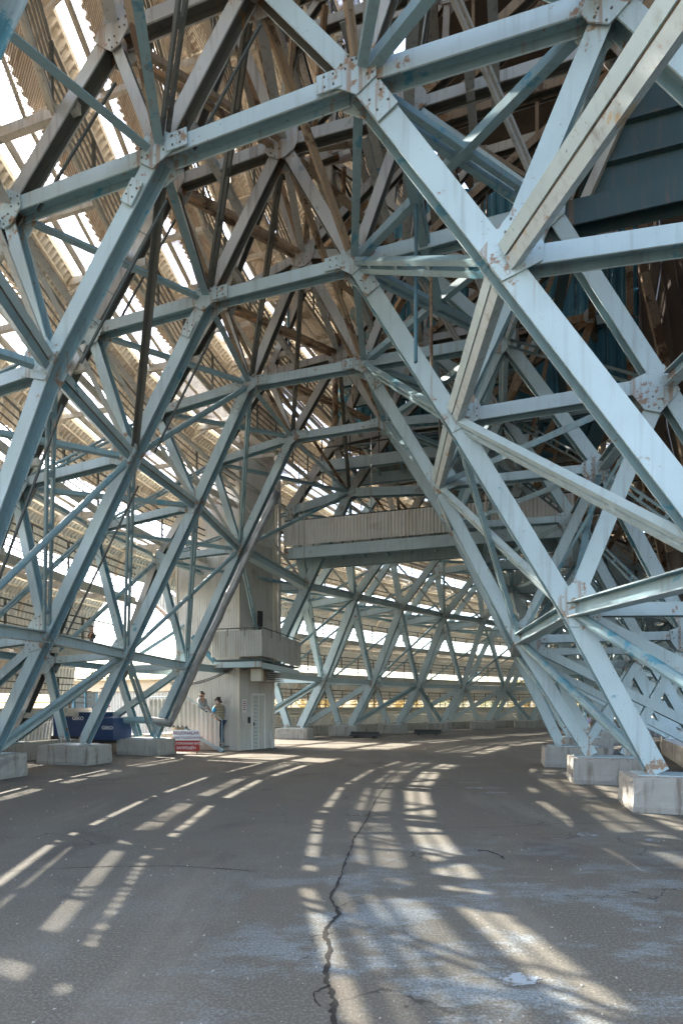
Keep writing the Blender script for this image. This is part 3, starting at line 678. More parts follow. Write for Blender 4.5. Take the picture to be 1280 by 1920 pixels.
# ------------------------------------------------------------------ mirror shell on the right, dark and nearly closed
SHP = [(2.1, 6.2), (5.2, 5.2), (8.3, 4.6), (11.4, 4.2), (15, 4.0), (19, 4.0), (24, 4.0)]
t = thing('mirror_shell', 'dark brown rusted sheet shell closing the right side behind the frames, pierced by pinholes', 'shell wall', P(S[3], U[3] + 5, 2.1))
inv = Matrix.Translation(-t.location)
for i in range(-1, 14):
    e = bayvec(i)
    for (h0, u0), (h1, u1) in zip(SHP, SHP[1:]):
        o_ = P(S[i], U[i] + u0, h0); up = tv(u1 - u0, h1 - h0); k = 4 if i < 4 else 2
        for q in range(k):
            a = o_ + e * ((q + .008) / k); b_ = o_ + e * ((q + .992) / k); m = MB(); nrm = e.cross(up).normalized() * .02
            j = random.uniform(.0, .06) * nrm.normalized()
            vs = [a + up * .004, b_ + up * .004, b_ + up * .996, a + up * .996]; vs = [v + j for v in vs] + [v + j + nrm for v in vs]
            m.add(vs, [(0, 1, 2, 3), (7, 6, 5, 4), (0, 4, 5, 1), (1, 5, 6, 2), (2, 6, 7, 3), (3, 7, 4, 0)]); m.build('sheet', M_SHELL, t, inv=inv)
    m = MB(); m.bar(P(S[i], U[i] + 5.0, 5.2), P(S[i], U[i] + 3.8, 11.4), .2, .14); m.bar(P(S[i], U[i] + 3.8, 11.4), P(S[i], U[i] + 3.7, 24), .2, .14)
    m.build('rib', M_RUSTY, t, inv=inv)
# roof closing the top
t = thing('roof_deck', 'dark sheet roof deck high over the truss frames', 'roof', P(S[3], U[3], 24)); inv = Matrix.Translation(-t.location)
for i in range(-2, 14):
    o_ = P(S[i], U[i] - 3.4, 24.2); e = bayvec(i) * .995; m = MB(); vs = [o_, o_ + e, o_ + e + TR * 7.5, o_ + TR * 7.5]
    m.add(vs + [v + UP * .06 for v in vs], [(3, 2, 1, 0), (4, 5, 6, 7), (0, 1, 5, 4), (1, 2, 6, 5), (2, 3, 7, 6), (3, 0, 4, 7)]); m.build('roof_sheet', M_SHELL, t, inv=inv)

# ------------------------------------------------------------------ teal partition hanging right of the second frame
t = thing('teal_partition', 'dark teal ribbed sheet partition hanging at upper right above a long girder', 'partition', P(9.75, .503 + 3, 8.2)); inv = Matrix.Translation(-t.location)
sP = 9.80; u0 = U[2]
n = 9
for k in range(n):
    z0 = 8.45 + k * .62; z1 = z0 + .60; xl0 = .92 + (z0 - 8.3) * .455; xl1 = .92 + (z1 - 8.3) * .455
    m = MB(); vs = [P(sP, u0 + xl0, z0), P(sP, u0 + 4.1, z0), P(sP, u0 + 4.1, z1), P(sP, u0 + xl1, z1)]
    m.add(vs + [v + AX * .05 for v in vs], [(0, 1, 2, 3), (7, 6, 5, 4), (0, 4, 5, 1), (1, 5, 6, 2), (2, 6, 7, 3), (3, 7, 4, 0)]); m.build('sheet', M_DTEAL, t, inv=inv)
    m = MB(); m.bar(P(sP - .05, u0 + xl1, z1 + .01), P(sP - .05, u0 + 4.1, z1 + .01), .05, .09); m.build('rib', M_DTEAL, t, inv=inv)
m = MB(); hbeam(m, [P(sP - .1, u0 + .6, 8.2), P(sP - .1, u0 + 4.1, 8.2)], .42, .30, AX); m.build('girder', [M_DTEAL, M_DTEAL], t, inv=inv)
m = MB(); m.bar(P(sP - .14, u0 + .86, 8.2), P(sP - .14, u0 + 3.5, 14.0), .22, .14, AX); m.build('edge_channel', M_CREAM, t, inv=inv)
for q in range(5):
    m = MB(); z = 8.7 + q * 1.0; m.tube([P(sP - .6, u0 + .75 + (z - 8.3) * .455, z), P(sP - .2, u0 + .95 + (z - 8.3) * .455, z + .75)], .025, 6); m.build('stay', M_TEAL, t, inv=inv)
# short railing run with a lamp tube near the top right corner
t = thing('handrail', 'short pipe handrail with thin posts in the upper right corner', 'railing', P(S[1] + .2, U[1] + .5, 8.3)); inv = Matrix.Translation(-t.location)
m = MB(); a, b_ = P(7.05, 1.25, 8.75), P(6.35, 2.75, 7.55)
m.tube([a, b_], .045, 8); m.build('rail', M_OLD, t, inv=inv)
m = MB(); m.tube([a + UP * .55, b_ + UP * .55], .04, 8); m.build('rail', M_OLD, t, inv=inv)
for q in (.1, .35, .6, .85):
    m = MB(); m.tube([a.lerp(b_, q), a.lerp(b_, q) + UP * .55], .016, 6); m.build('post', M_BLUE, t, inv=inv)

# ------------------------------------------------------------------ blue clad upper storey across frame five
t = thing('blue_enclosure', 'blue corrugated storey hung between the frames high behind the centre', 'enclosure', P(21.2, U[5] - 2, 11.2)); inv = Matrix.Translation(-t.location)
for k in range(11):
    for r in range(3):
        a = P(21.3, U[5] - 7.2 + k * 1.05, 10.9 + r * 3.1); me = corr_sheet(TR * 1.03, [Vector(), UP * 3.06], .34, .06, M_BSIDE, 'wall_panel'); ob('wall_panel', me, t, a - t.location)
for z in (10.8, 13.95, 17.05):
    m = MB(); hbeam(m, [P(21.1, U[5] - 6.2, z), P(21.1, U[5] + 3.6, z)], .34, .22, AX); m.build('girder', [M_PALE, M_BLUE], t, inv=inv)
m = MB(); m.obox(P(23.0, U[5] - 1.3, 10.75), TR * 4.8, AX * 1.6, UP * .04); m.build('floor_plate', M_TEAL, t, inv=inv)
for k in range(6):
    m = MB(); m.bar(P(21.4, U[5] - 5.6 + k * 1.7, 10.62), P(24.5, U[5] - 5.6 + k * 1.7, 10.62), .2, .12); m.build('joist', M_TEAL, t, inv=inv)

# ------------------------------------------------------------------ footbridges in the wide bay
def bridge(label, s0, s1, u0, u1, h, parapet, mats, gd=.36):
    t = thing('footbridge', label, 'footbridge', P((s0 + s1) / 2, (u0 + u1) / 2, h)); inv = Matrix.Translation(-t.location)
    for s_ in (s0, s1):
        m = MB(); hbeam(m, [P(s_, u0, h - gd / 2 - .03), P(s_, u1, h - gd / 2 - .03)], gd, .2, AX); m.build('girder', list(mats), t, inv=inv)
    n = int((u1 - u0) / .9)
    for k in range(n + 1):
        m = MB(); x = u0 + .1 + (u1 - u0 - .2) * k / n; m.bar(P(s0 + .12, x, h - .12), P(s1 - .12, x, h - .12), .14, .07); m.build('joist', M_BLUE, t, inv=inv)
    m = MB(); m.add([P(s0 + .02, u0, h), P(s1, u0, h), P(s1, u1, h), P(s0 + .02, u1, h)], [(0, 3, 2, 1)]); o = m.build('grating', M_MESH if parapet < 2 else M_DTEAL, t, inv=inv); uvmesh(o.data, lambda c: (c.x, c.y))
    if parapet:
        n = int((u1 - u0) / 1.1); w = (u1 - u0) / n
        for s_ in ((s0, s1) if parapet > 1 else (s1,)):
            for k in range(n):
                if parapet > 1:
                    me = corr_sheet(TR * (w - .006), [Vector(), UP * .93], .115, .02, M_LSIDING, 'parapet_panel'); ob('parapet_panel', me, t, P(s_ - .12 if s_ == s0 else s_ + .1, u0 + k * w, h + .05) - t.location)
        for s_ in (s0, s1):
            for k in range(n + 1):
                m = MB(); c = P(s_, u0 + .03 + k * w * .995, h); m.bar(c, c + UP * 1.02, .04, .04, AX); m.build('post', M_RAIL, t, inv=inv)
            for z in ((1.04,) if parapet > 1 else (.5, 1.04)):
                m = MB(); m.bar(P(s_, u0, h + z), P(s_, u1, h + z), .04, .04); m.build('rail', M_RAIL, t, inv=inv)
    return t
bridge('footbridge with cream corrugated parapet crossing the aisle behind the stair tower', 19.25, 20.05 + .75, -7.75, 2.6, 6.12, 2, (M_PALE, M_BLUE), .42)
bridge('open steel footbridge one storey above the panelled footbridge', 19.35, 20.9, -6.3, 1.5, 9.35, 1, (M_PALE, M_BLUE), .4)
bridge('upper steel footbridge two storeys above the panelled footbridge', 19.5, 20.9, -5.6, 1.5, 12.6, 1, (M_PALE, M_TEAL), .45)

# ------------------------------------------------------------------ stair tower
TS0, TS1, TW0, TW1 = 17.55, 18.85, -11.5, -8.83
tw = thing('stair_tower', 'tall grey corrugated stair tower with balcony standing through the left frames', 'tower', P((TS0 + TS1) / 2, (TW0 + TW1) / 2, -EYE)); inv = Matrix.Translation(-tw.location)
def wallrun(a, b_, z0, z1, n, mt, nm='wall_panel'):
    e = (b_ - a) / n
    for k in range(n):
        me = corr_sheet(e * .997, [Vector(), UP * (z1 - z0)], .10, .006, mt, nm); ob(nm, me, tw, a + e * k + UP * (z0 + EYE) - tw.location)
cr = [P(17.72, -11.5, -EYE), P(17.55, -8.83, -EYE), P(19.2, -8.2, -EYE), P(19.37, -10.87, -EYE)]
FX = (cr[2] - cr[1]).normalized(); FN = Vector((FX.y, -FX.x, 0))
def TF(d, h, o_=0): return cr[1] + FX * d + FN * o_ + UP * (h + EYE)      # on the door face: along, above eye, out
for z0, z1 in ((-1.6, 2.2), (2.23, 6.1), (6.13, 9.6), (9.63, 13.2)):
    for a, b_, n in ((cr[0], cr[1], 2), (cr[1], cr[2], 1), (cr[2], cr[3], 2), (cr[3], cr[0], 1)):
        wallrun(a, b_, z0, z1, n, M_LSIDING if z0 > 6 else M_SIDING)
    m = MB()
    for a, b_ in zip(cr, cr[1:] + cr[:1]): m.bar(a + UP * (z1 + EYE + .015), b_ + UP * (z1 + EYE + .015), .03, .06)
    m.build('flashing', M_CREAM, tw, inv=inv)
m = MB()
for c in cr: m.obox(c + UP * 7.4, TR * .04, AX * .04, UP * 7.4)
m.build('corner_trim', M_CREAM, tw, inv=inv)
m = MB(); m.obox(P((TS0 + TS1) / 2, (TW0 + TW1) / 2, 13.3), TR * 1.5, AX * .8, UP * .05); m.build('roof', M_SIDING, tw, inv=inv)
# door on the aisle side face
m = MB(); m.obox(TF(.90, -.60, .03), FX * .29, FN * .02, UP * 1.0); door = m.build('door', M_SIDING, tw, inv=inv)
m = MB()
for s_ in (-.33, .33): m.obox(TF(.90 + s_, -.56, .035), FX * .035, FN * .045, UP * 1.04)
m.obox(TF(.90, .45, .035), FX * .365, FN * .045, UP * .035)
m.build('door_frame', M_LSIDING, tw, inv=inv)
m = MB(); m.obox(TF(.93, -.60, .055), FX * .012, FN * .008, UP * .98); m.build('door_leaf_edge', M_LSIDING, door, inv=Matrix.Translation(-tw.location))
for k in range(14): m = MB(); m.obox(TF(.79, -1.5 + k * .14, .056), FX * .07, FN * .006, UP * .018); m.build('door_slat', M_BLUE, door, inv=Matrix.Translation(-tw.location))
m = MB(); m.obox(TF(.68, -.65, .06), FX * .015, FN * .02, UP * .06); m.build('handle', M_DARK, door, inv=Matrix.Translation(-tw.location))
m = MB(); m.obox(TF(.24, .02, .022), FX * .10, FN * .004, UP * .24); no = m.build('notice_sheet', M_LSIDING, tw, inv=inv)
for k in range(5): m = MB(); m.obox(TF(.24, .18 - k * .075, .028), FX * random.uniform(.04, .075), FN * .001, UP * .016); m.build('print_line', M_PURPLE, no, inv=Matrix.Translation(-tw.location))
m = MB(); m.obox(TF(.47, -.50, .03), FX * .035, FN * .03, UP * .11); m.build('intercom', M_DARK, tw, inv=inv)
m = MB(); m.obox(TF(.47, -.72, .03), FX * .03, FN * .028, UP * .07); m.build('call_box', M_CAP, tw, inv=inv)
m = MB(); m.obox(TF(1.0, 2.75, .02), FX * .16, FN * .02, UP * .85); m.build('door', M_DARK, tw, inv=inv)
for s_ in (-.19, .19): m = MB(); m.obox(TF(1.0 + s_, 2.75, .03), FX * .03, FN * .04, UP * .88); m.build('door_jamb', M_SIDING, tw, inv=inv)
m = MB(); m.obox(P(17.6, -10.4, 9.3), TR * .3, AX * .02, UP * .12); m.build('window', M_DARK, tw, inv=inv)
# upper flight of steps climbing along the far face, seen left of the leg
n = 3
for k in range(n):
    a = P(18.3, -13.35 + k * .82, 4.55 - k * .70); m = MB(); vs = []; fs = []
    for q in range(25):
        c = a + TR * (.82 * q / 24) + UP * (-.70 * q / 24) + AX * (.012 if q % 4 > 1 else -.012); vs += [c, c + UP * .95]
        if q: fs.append((2 * q - 2, 2 * q, 2 * q + 1, 2 * q - 1))
    m.add(vs, fs); m.build('flight_panel', M_SIDING, tw, inv=inv)
m = MB(); m.bar(P(18.4, -13.35, 4.4), P(18.4, -10.9, 2.3), .2, .1, AX); m.build('flight_stringer', M_RUSTY, tw, inv=inv)
m = MB(); m.tube([P(18.3, -13.35, 5.65), P(18.3, -10.9, 3.55)], .02, 6); m.tube([P(18.9, -13.2, 5.6), P(18.9, -10.9, 3.6)], .02, 6); m.build('flight_handrail', M_RAIL, tw, inv=inv)
# balcony wrapping the corner
BW1, BS0, BS1, BF, BT = -7.55, 16.72, 20.5, 1.72, 2.62
for a, b_, n in ((P(BS0, -9.5, 0), P(BS0, BW1, 0), 2), (P(BS0, BW1, 0), P(BS1, BW1, 0), 3)):
    e = (b_ - a) / n
    for k in range(n):
        lo = BF - (.0 if n == 2 else .06 * k)
        me = corr_sheet(e * .995, [Vector(), UP * (BT - lo)], .09, .014, M_SIDING, 'balcony_panel'); ob('balcony_panel', me, tw, a + e * k + UP * lo - tw.location)
m = MB()
for a, b_ in ((P(BS0, -9.5, BT + .08), P(BS0, BW1, BT + .08)), (P(BS0, BW1, BT + .08), P(BS1, BW1, BT + .08))): m.tube([a, b_], .02, 6)
for q in range(4): c = P(BS0, -9.5 + q * .65, BT); m.tube([c - UP * .2, c + UP * .08], .015, 6)
for q in range(1, 5): c = P(BS0 + q * .8, BW1, BT); m.tube([c - UP * .2, c + UP * .08], .015, 6)
m.build('balcony_rail', M_RAIL, tw, inv=inv)
m = MB(); m.obox(P((BS0 + TS0) / 2 + .01, -8.5, BF - .12), TR * .98, AX * ((TS0 - BS0) / 2 - .02), UP * .03); m.obox(P((TS0 + BS1) / 2, BW1 - .40, BF - .15), TR * .37, AX * ((BS1 - TS0) / 2), UP * .03)
m.build('balcony_floor', M_DTEAL, tw, inv=inv)
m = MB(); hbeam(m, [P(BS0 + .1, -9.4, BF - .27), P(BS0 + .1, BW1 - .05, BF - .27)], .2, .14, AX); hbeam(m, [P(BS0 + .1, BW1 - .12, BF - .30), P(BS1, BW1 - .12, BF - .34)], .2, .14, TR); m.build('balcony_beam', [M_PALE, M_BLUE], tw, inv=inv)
m = MB(); m.bar(P(BS0 + .3, -9.45, BF - .2), P(BS0 + .3, -10.4, BF + .8), .16, .1); m.build('balcony_strut', M_TEAL, tw, inv=inv)
# vertical pipes beside the tower
for k, (s_, w) in enumerate(((19.0, -8.55), (19.15, -8.3), (19.3, -8.5))):
    m = MB(); m.tube([P(s_ + .3, w + .25, 1.62), P(s_ + .3, w + .25, 12.5)], .05 + .015 * k, 8); m.build('riser_pipe', M_OLD, tw, smooth=True, inv=inv)
# louvred air unit under the balcony
t = thing('air_unit', 'small cream louvred air unit hung under the stair tower balcony', 'air unit', P(18.3, -7.95, .98)); inv = Matrix.Translation(-t.location)
m = MB(); m.obox(P(17.4, -8.05, 1.12), AX * .1, TR * .2, UP * .22); m.build('cap', M_CAP, t, inv=inv)
m = MB(); m.obox(P(17.66, -8.05, 1.12), AX * .12, TR * .19, UP * .2); m.build('casing', M_RUSTY, t, inv=inv)
for k in range(5): m = MB(); m.obox(P(18.55, -8.0, .95 + k * .075), AX * .72, TR * .2, UP * .012); m.build('slat', M_OLD, t, inv=inv)
# board leaning on the tower
m = MB(); a = TF(1.62, -1.59, .14); m.add([], []); m.bar(a, a + Vector((-.13, .03, .62)), .13, .03, TR); tag(m.build('plank', M_LSIDING), 'pale narrow board leaning beside the tower door', 'board')
# drooping cables
m = MB()
for dz in (0, .06):
    pts = [P(17.42 - .0, -11.6 + .21 * k, 1.22 - dz - .5 * (1 - ((k - 5.5) / 9.0) ** 2) + .035 * k) for k in range(14)] + [P(17.2, -8.4, 1.35 - dz), P(17.3, -8.0, 1.62)]
    m.tube(pts, .022, 6)
tag(m.build('cable', M_RAIL, smooth=True), 'two grey cables sagging across the stair tower below its balcony', 'cable')

# ------------------------------------------------------------------ entrance stair with panelled side
SX = 16.95
st = thing('entrance_stair', 'short steel stair with grey corrugated side panel at the foot of the tower', 'stair', P(SX, -10, -EYE)); inv = Matrix.Translation(-st.location)
wt, wb = -10.55, -9.25          # top and bottom of the flight
LZ = -.72                       # landing level
n = 5
for k in range(n):
    z = -EYE + (LZ + EYE) * (k + 1) / (n + 1); w = wb - (wb - wt) * (k + .5) / n
    m = MB(); m.obox(P(SX + .38, w, z), TR * .15, AX * .36, UP * .015); m.build('tread', M_DTEAL, st, inv=inv)
m = MB(); m.obox(P(SX + .34, -11.35, LZ), TR * .80, AX * .40, UP * .03); m.build('landing', M_DTEAL, st, inv=inv)
k = 16; m = MB(); vs = []; fs = []
x0, x1 = -12.1, wb
for q in range(k * 4 + 1):
    w = x0 + (x1 - x0) * q / (k * 4); f = max(0, (w - wt) / (wb - wt)); zt = LZ + .98 - f * (LZ + EYE) * .90 ; zb = LZ - .02 - f * (LZ + EYE) * .98
    dy = (-.013, -.013, .013, .013)[q % 4]
    vs += [P(SX - .06 + dy, w, zb), P(SX - .06 + dy, w, zt)]
    if q: fs.append((2 * q - 2, 2 * q, 2 * q + 1, 2 * q - 1))
m.add(vs, fs); m.build('side_panel', M_SIDING, st, inv=inv)
m = MB(); m.bar(P(SX - .0, wt - .1, LZ - .10), P(SX - .0, wb + .12, -EYE + .02), .2, .1, AX); m.build('stringer', M_BLUE, st, inv=inv)
m = MB(); m.tube([P(SX, -12.1, LZ + 1.06), P(SX, wt - .05, LZ + 1.06), P(SX, wb + .06, -EYE + 1.12), P(SX, wb + .06, -EYE)], .02, 6); m.tube([P(SX + .75, -11.2, LZ), P(SX + .75, -11.2, LZ + 1.06), P(SX + .75, wt + .1, LZ + 1.06), P(SX + .75, wb + .45, -EYE + .95), P(SX + .75, wb + .45, -EYE)], .016, 6)
m.build('handrail', M_BLUE, st, inv=inv)
for w in (-12.0, wt - .1):
    m = MB(); m.bar(P(SX + .05, w, -EYE), P(SX + .05, w, LZ - .04), .09, .09); m.build('post', M_DTEAL, st, inv=inv)

# ------------------------------------------------------------------ lettering
def text(body, size, mt, parent, loc, rot, name='lettering', ext=.002):
    cu = bpy.data.curves.new(name, 'FONT'); cu.body = body; cu.size = size; cu.align_x = 'CENTER'; cu.align_y = 'CENTER'; cu.extrude = ext; cu.resolution_u = 3; cu.offset = size * .012
    o = bpy.data.objects.new(name, cu); COL.objects.link(o); dg = bpy.context.evaluated_depsgraph_get()
    me = bpy.data.meshes.new_from_object(o.evaluated_get(dg)); bpy.data.objects.remove(o)
    me.materials.clear(); me.materials.append(mt)
    q = ob(name, me, parent, loc); q.rotation_euler = rot; return q
sg = thing('warning_sign', 'red and white no-entry notice board standing on the asphalt by the stair', 'sign', Vector((-5.28, 18.15, 0)), None, R(2))
def sbox(c, hx, hz, hy, mt, nm):
    m = MB(); m.obox(c, (hx, 0, 0), (0, hy, 0), (0, 0, hz)); return ob(nm, m.mesh(nm, mt), sg)
sbox((0, 0, .26), .45, .18, .012, M_RED, 'lower_board'); sbox((0, 0, .62), .45, .175, .012, M_WHITE, 'upper_board')
text('BEGONALAR', .15, M_PURPLE, sg, (0, -.015, .69), (R(90), 0, 0)); text('KIRISHI TAQIQLANADI', .108, M_PURPLE, sg, (0, -.015, .535), (R(90), 0, 0))
text('ПОСТОРОННИМ ВХОД', .100, M_WHITE, sg, (0, -.015, .335), (R(90), 0, 0)); text('ЗАПРЕЩЁН', .118, M_WHITE, sg, (0, -.015, .185), (R(90), 0, 0))
for x in (-.36, .36):
    m = MB(); m.bar((x, .03, 0), (x, .03, .74), .03, .03); ob('leg', m.mesh('leg', M_DARK), sg)

# ------------------------------------------------------------------ generator boxes behind the left legs
gen = thing('generator', 'navy blue generator housing with white GEKO lettering behind the left legs', 'generator', Vector((-8.62, 18.2, 0)), None, R(-16))
def gbox(c, h, mt, nm, bev=0):
    m = MB(); m.obox(c, (h[0], 0, 0), (0, h[1], 0), (0, 0, h[2])); return ob(nm, m.mesh(nm, mt), gen)
gbox((-.15, .1, 1.0), (.95, .5, .40), M_NAVY, 'housing'); gbox((-.15, .1, 1.415), (.97, .52, .014), M_LSIDING, 'lid'); gbox((0, 0, .5), (1.2, .4, .1), M_DARK, 'skid')
gbox((.98, -.05, .86), (.42, .45, .36), M_NAVY, 'front_housing'); gbox((.98, -.05, 1.235), (.30, .4, .014), M_NAVY, 'front_lid')
for x in (-.8, .8): gbox((x, 0, .2), (.1, .35, .2), M_DARK, 'support')
text('GEKO', .17, M_WHITE, gen, (-.08, -.405, 1.20), (R(90), 0, 0), ext=.003); text('GEKO', .16, M_WHITE, gen, (1.17, -.505, .90), (R(90), 0, 0), ext=.003)
m = MB(); m.tube([(-1.0, .2, 1.43), (-.95, .2, 1.9), (-.5, .15, 2.25), (-.1, .1, 2.5)], .05, 8); ob('exhaust_hose', m.mesh('exhaust_hose', M_DARK, None, True), gen)

# ------------------------------------------------------------------ cabin outside beyond the left legs
cb = thing('site_cabin', 'low cream cabin with flat roof and window band outside behind the left legs', 'cabin', P(22.5, -17.2, -EYE)); inv = Matrix.Translation(-cb.location)
for k in range(5):
    a = P(21.2, -20.8 + k * 1.36, -EYE)
    if k > 1: me = corr_sheet(TR * 1.35, [Vector(), UP * 2.3], .16, .03, M_SIDING, 'wall_panel'); ob('wall_panel', me, cb, a - cb.location)
    else:
        me = corr_sheet(TR * 1.35, [Vector(), UP * 1.2], .16, .03, M_SIDING, 'wall_panel'); ob('wall_panel', me, cb, a - cb.location)
        m = MB(); m.obox(P(21.25, -20.8 + (k + .5) * 1.36, .2), TR * .66, AX * .02, UP * .55); w = m.build('window', M_GLASS, cb, inv=inv)
        for q in (-.66, 0, .66): m = MB(); m.obox(P(21.2, -20.8 + (k + .5) * 1.36 + q, .2), TR * .03, AX * .03, UP * .55); m.build('mullion', M_TEAL, w, inv=Matrix.Translation(-cb.location))
m = MB(); m.obox(P(22.6, -17.4, .95), TR * 3.7, AX * 1.5, UP * .25); m.build('fascia', M_CABIN, cb, inv=inv)
m = MB(); m.obox(P(22.6, -17.4, 1.24), TR * 3.9, AX * 1.7, UP * .04); m.build('roof', M_CABIN, cb, inv=inv)
m = MB(); m.obox(P(23.9, -17.4, -.4), TR * 3.4, AX * .04, UP * 1.15); m.obox(P(22.5, -14.0, -.4), TR * .03, AX * 1.3, UP * 1.15); m.build('wall', M_CABIN, cb, inv=inv)

# ------------------------------------------------------------------ pipes and valves
def pipe(pts, r, mt, label, n=12):
    m = MB(); q = [Vector(p) for p in pts]; m.tube(q, r, n); o = m.build('pipe', mt, smooth=True); tag(o, label, 'pipe'); return o
l4 = [ND(k, 4) + TR * .42 + AX * -.1 for k in ('A', 'L1', 'L2', 'N')]
pts = []; rr = []
for a, b_ in zip(l4, l4[1:]):
    for k in range(10):
        pts.append(a.lerp(b_, k / 10) + Vector((random.uniform(-.02, .02),) * 3)); rr.append(.125 * random.uniform(.86, 1.16))
pts = [P(15.2, -11.0, -.45)] + pts[2:-4]; rr = [.13] + rr[2:-4]
pipe(pts, rr, M_SILVER, 'lumpy silver insulated pipe climbing beside the left leg before the tower')
pipe([P(15.3, -14.2, -.48), P(15.25, -12.6, -.46), P(15.2, -11.0, -.45)], .115, M_BLUE, 'fat horizontal insulated pipe running to the left leg behind the sign')
vt = thing('valve', 'pipe valve with two red handwheels behind the left legs', 'valve', P(15.1, -12.55, -.4)); inv = Matrix.Translation(-vt.location)
m = MB(); m.tube([P(15.1, -12.55, -.4), P(15.1, -12.55, .75)], .025, 8); m.build('stem', M_DARK, vt, inv=inv)
for z in (.0, .62):
    m = MB(); c = P(15.1, -12.55, z); m.tube([c + (TR * math.cos(t) + AX * math.sin(t)) * .15 for t in [2 * math.pi * k / 16 for k in range(17)]], .022, 6); m.bar(c - TR * .15, c + TR * .15, .02, .02); m.build('handwheel', M_REDV, vt, inv=inv)
pipe([P(17.2, -5.1, 12.5), P(17.2, -5.1, 9.55), P(17.2, -5.25, 9.25), P(17.2, -5.5, 9.15), P(17.2, -6.6, 9.1), P(17.2, -6.9, 9.0), P(17.2, -7.1, 8.6)], .10, M_RUSTY, 'rust brown bent pipe hanging under the centre frames')
for k, (w, z0, z1) in enumerate(((-6.75, 5.3, 9.4), (-6.95, 5.9, 9.4), (-4.2, 7.2, 10.5))):
    pipe([P(18.7, w, z0), P(18.7, w, z1)], .018, M_OLD, ['thin hanging rod left of the panelled footbridge', 'second thin hanging rod by the panelled footbridge, nearer the tower', 'thin hanging rod above the middle of the panelled footbridge'][k], 6)
for k, (s_, w) in enumerate(((26.6, -6.3), (30.0, -3.5))):
    m = MB(); q = P(s_, w, -.98)
    m.obox(q + UP * -.5, TR * .75, AX * .35, UP * .03); m.obox(q + UP * -.40, TR * .75, AX * .02, UP * .09); m.bar(q - UP * .5 + TR * .1, q + UP * (.0 if k else -.2) + TR * .1, .03, .03)
    for sx in (-.5, .5): m.tube([q + TR * sx + AX * -.3 - UP * .56, q + TR * sx + AX * .3 - UP * .56], .06, 8)
    tag(m.build('flat_trolley', M_DARK), ['dark low flat trolley on the ground right of the tower', 'second dark flat trolley farther along the far blocks'][k], 'trolley')

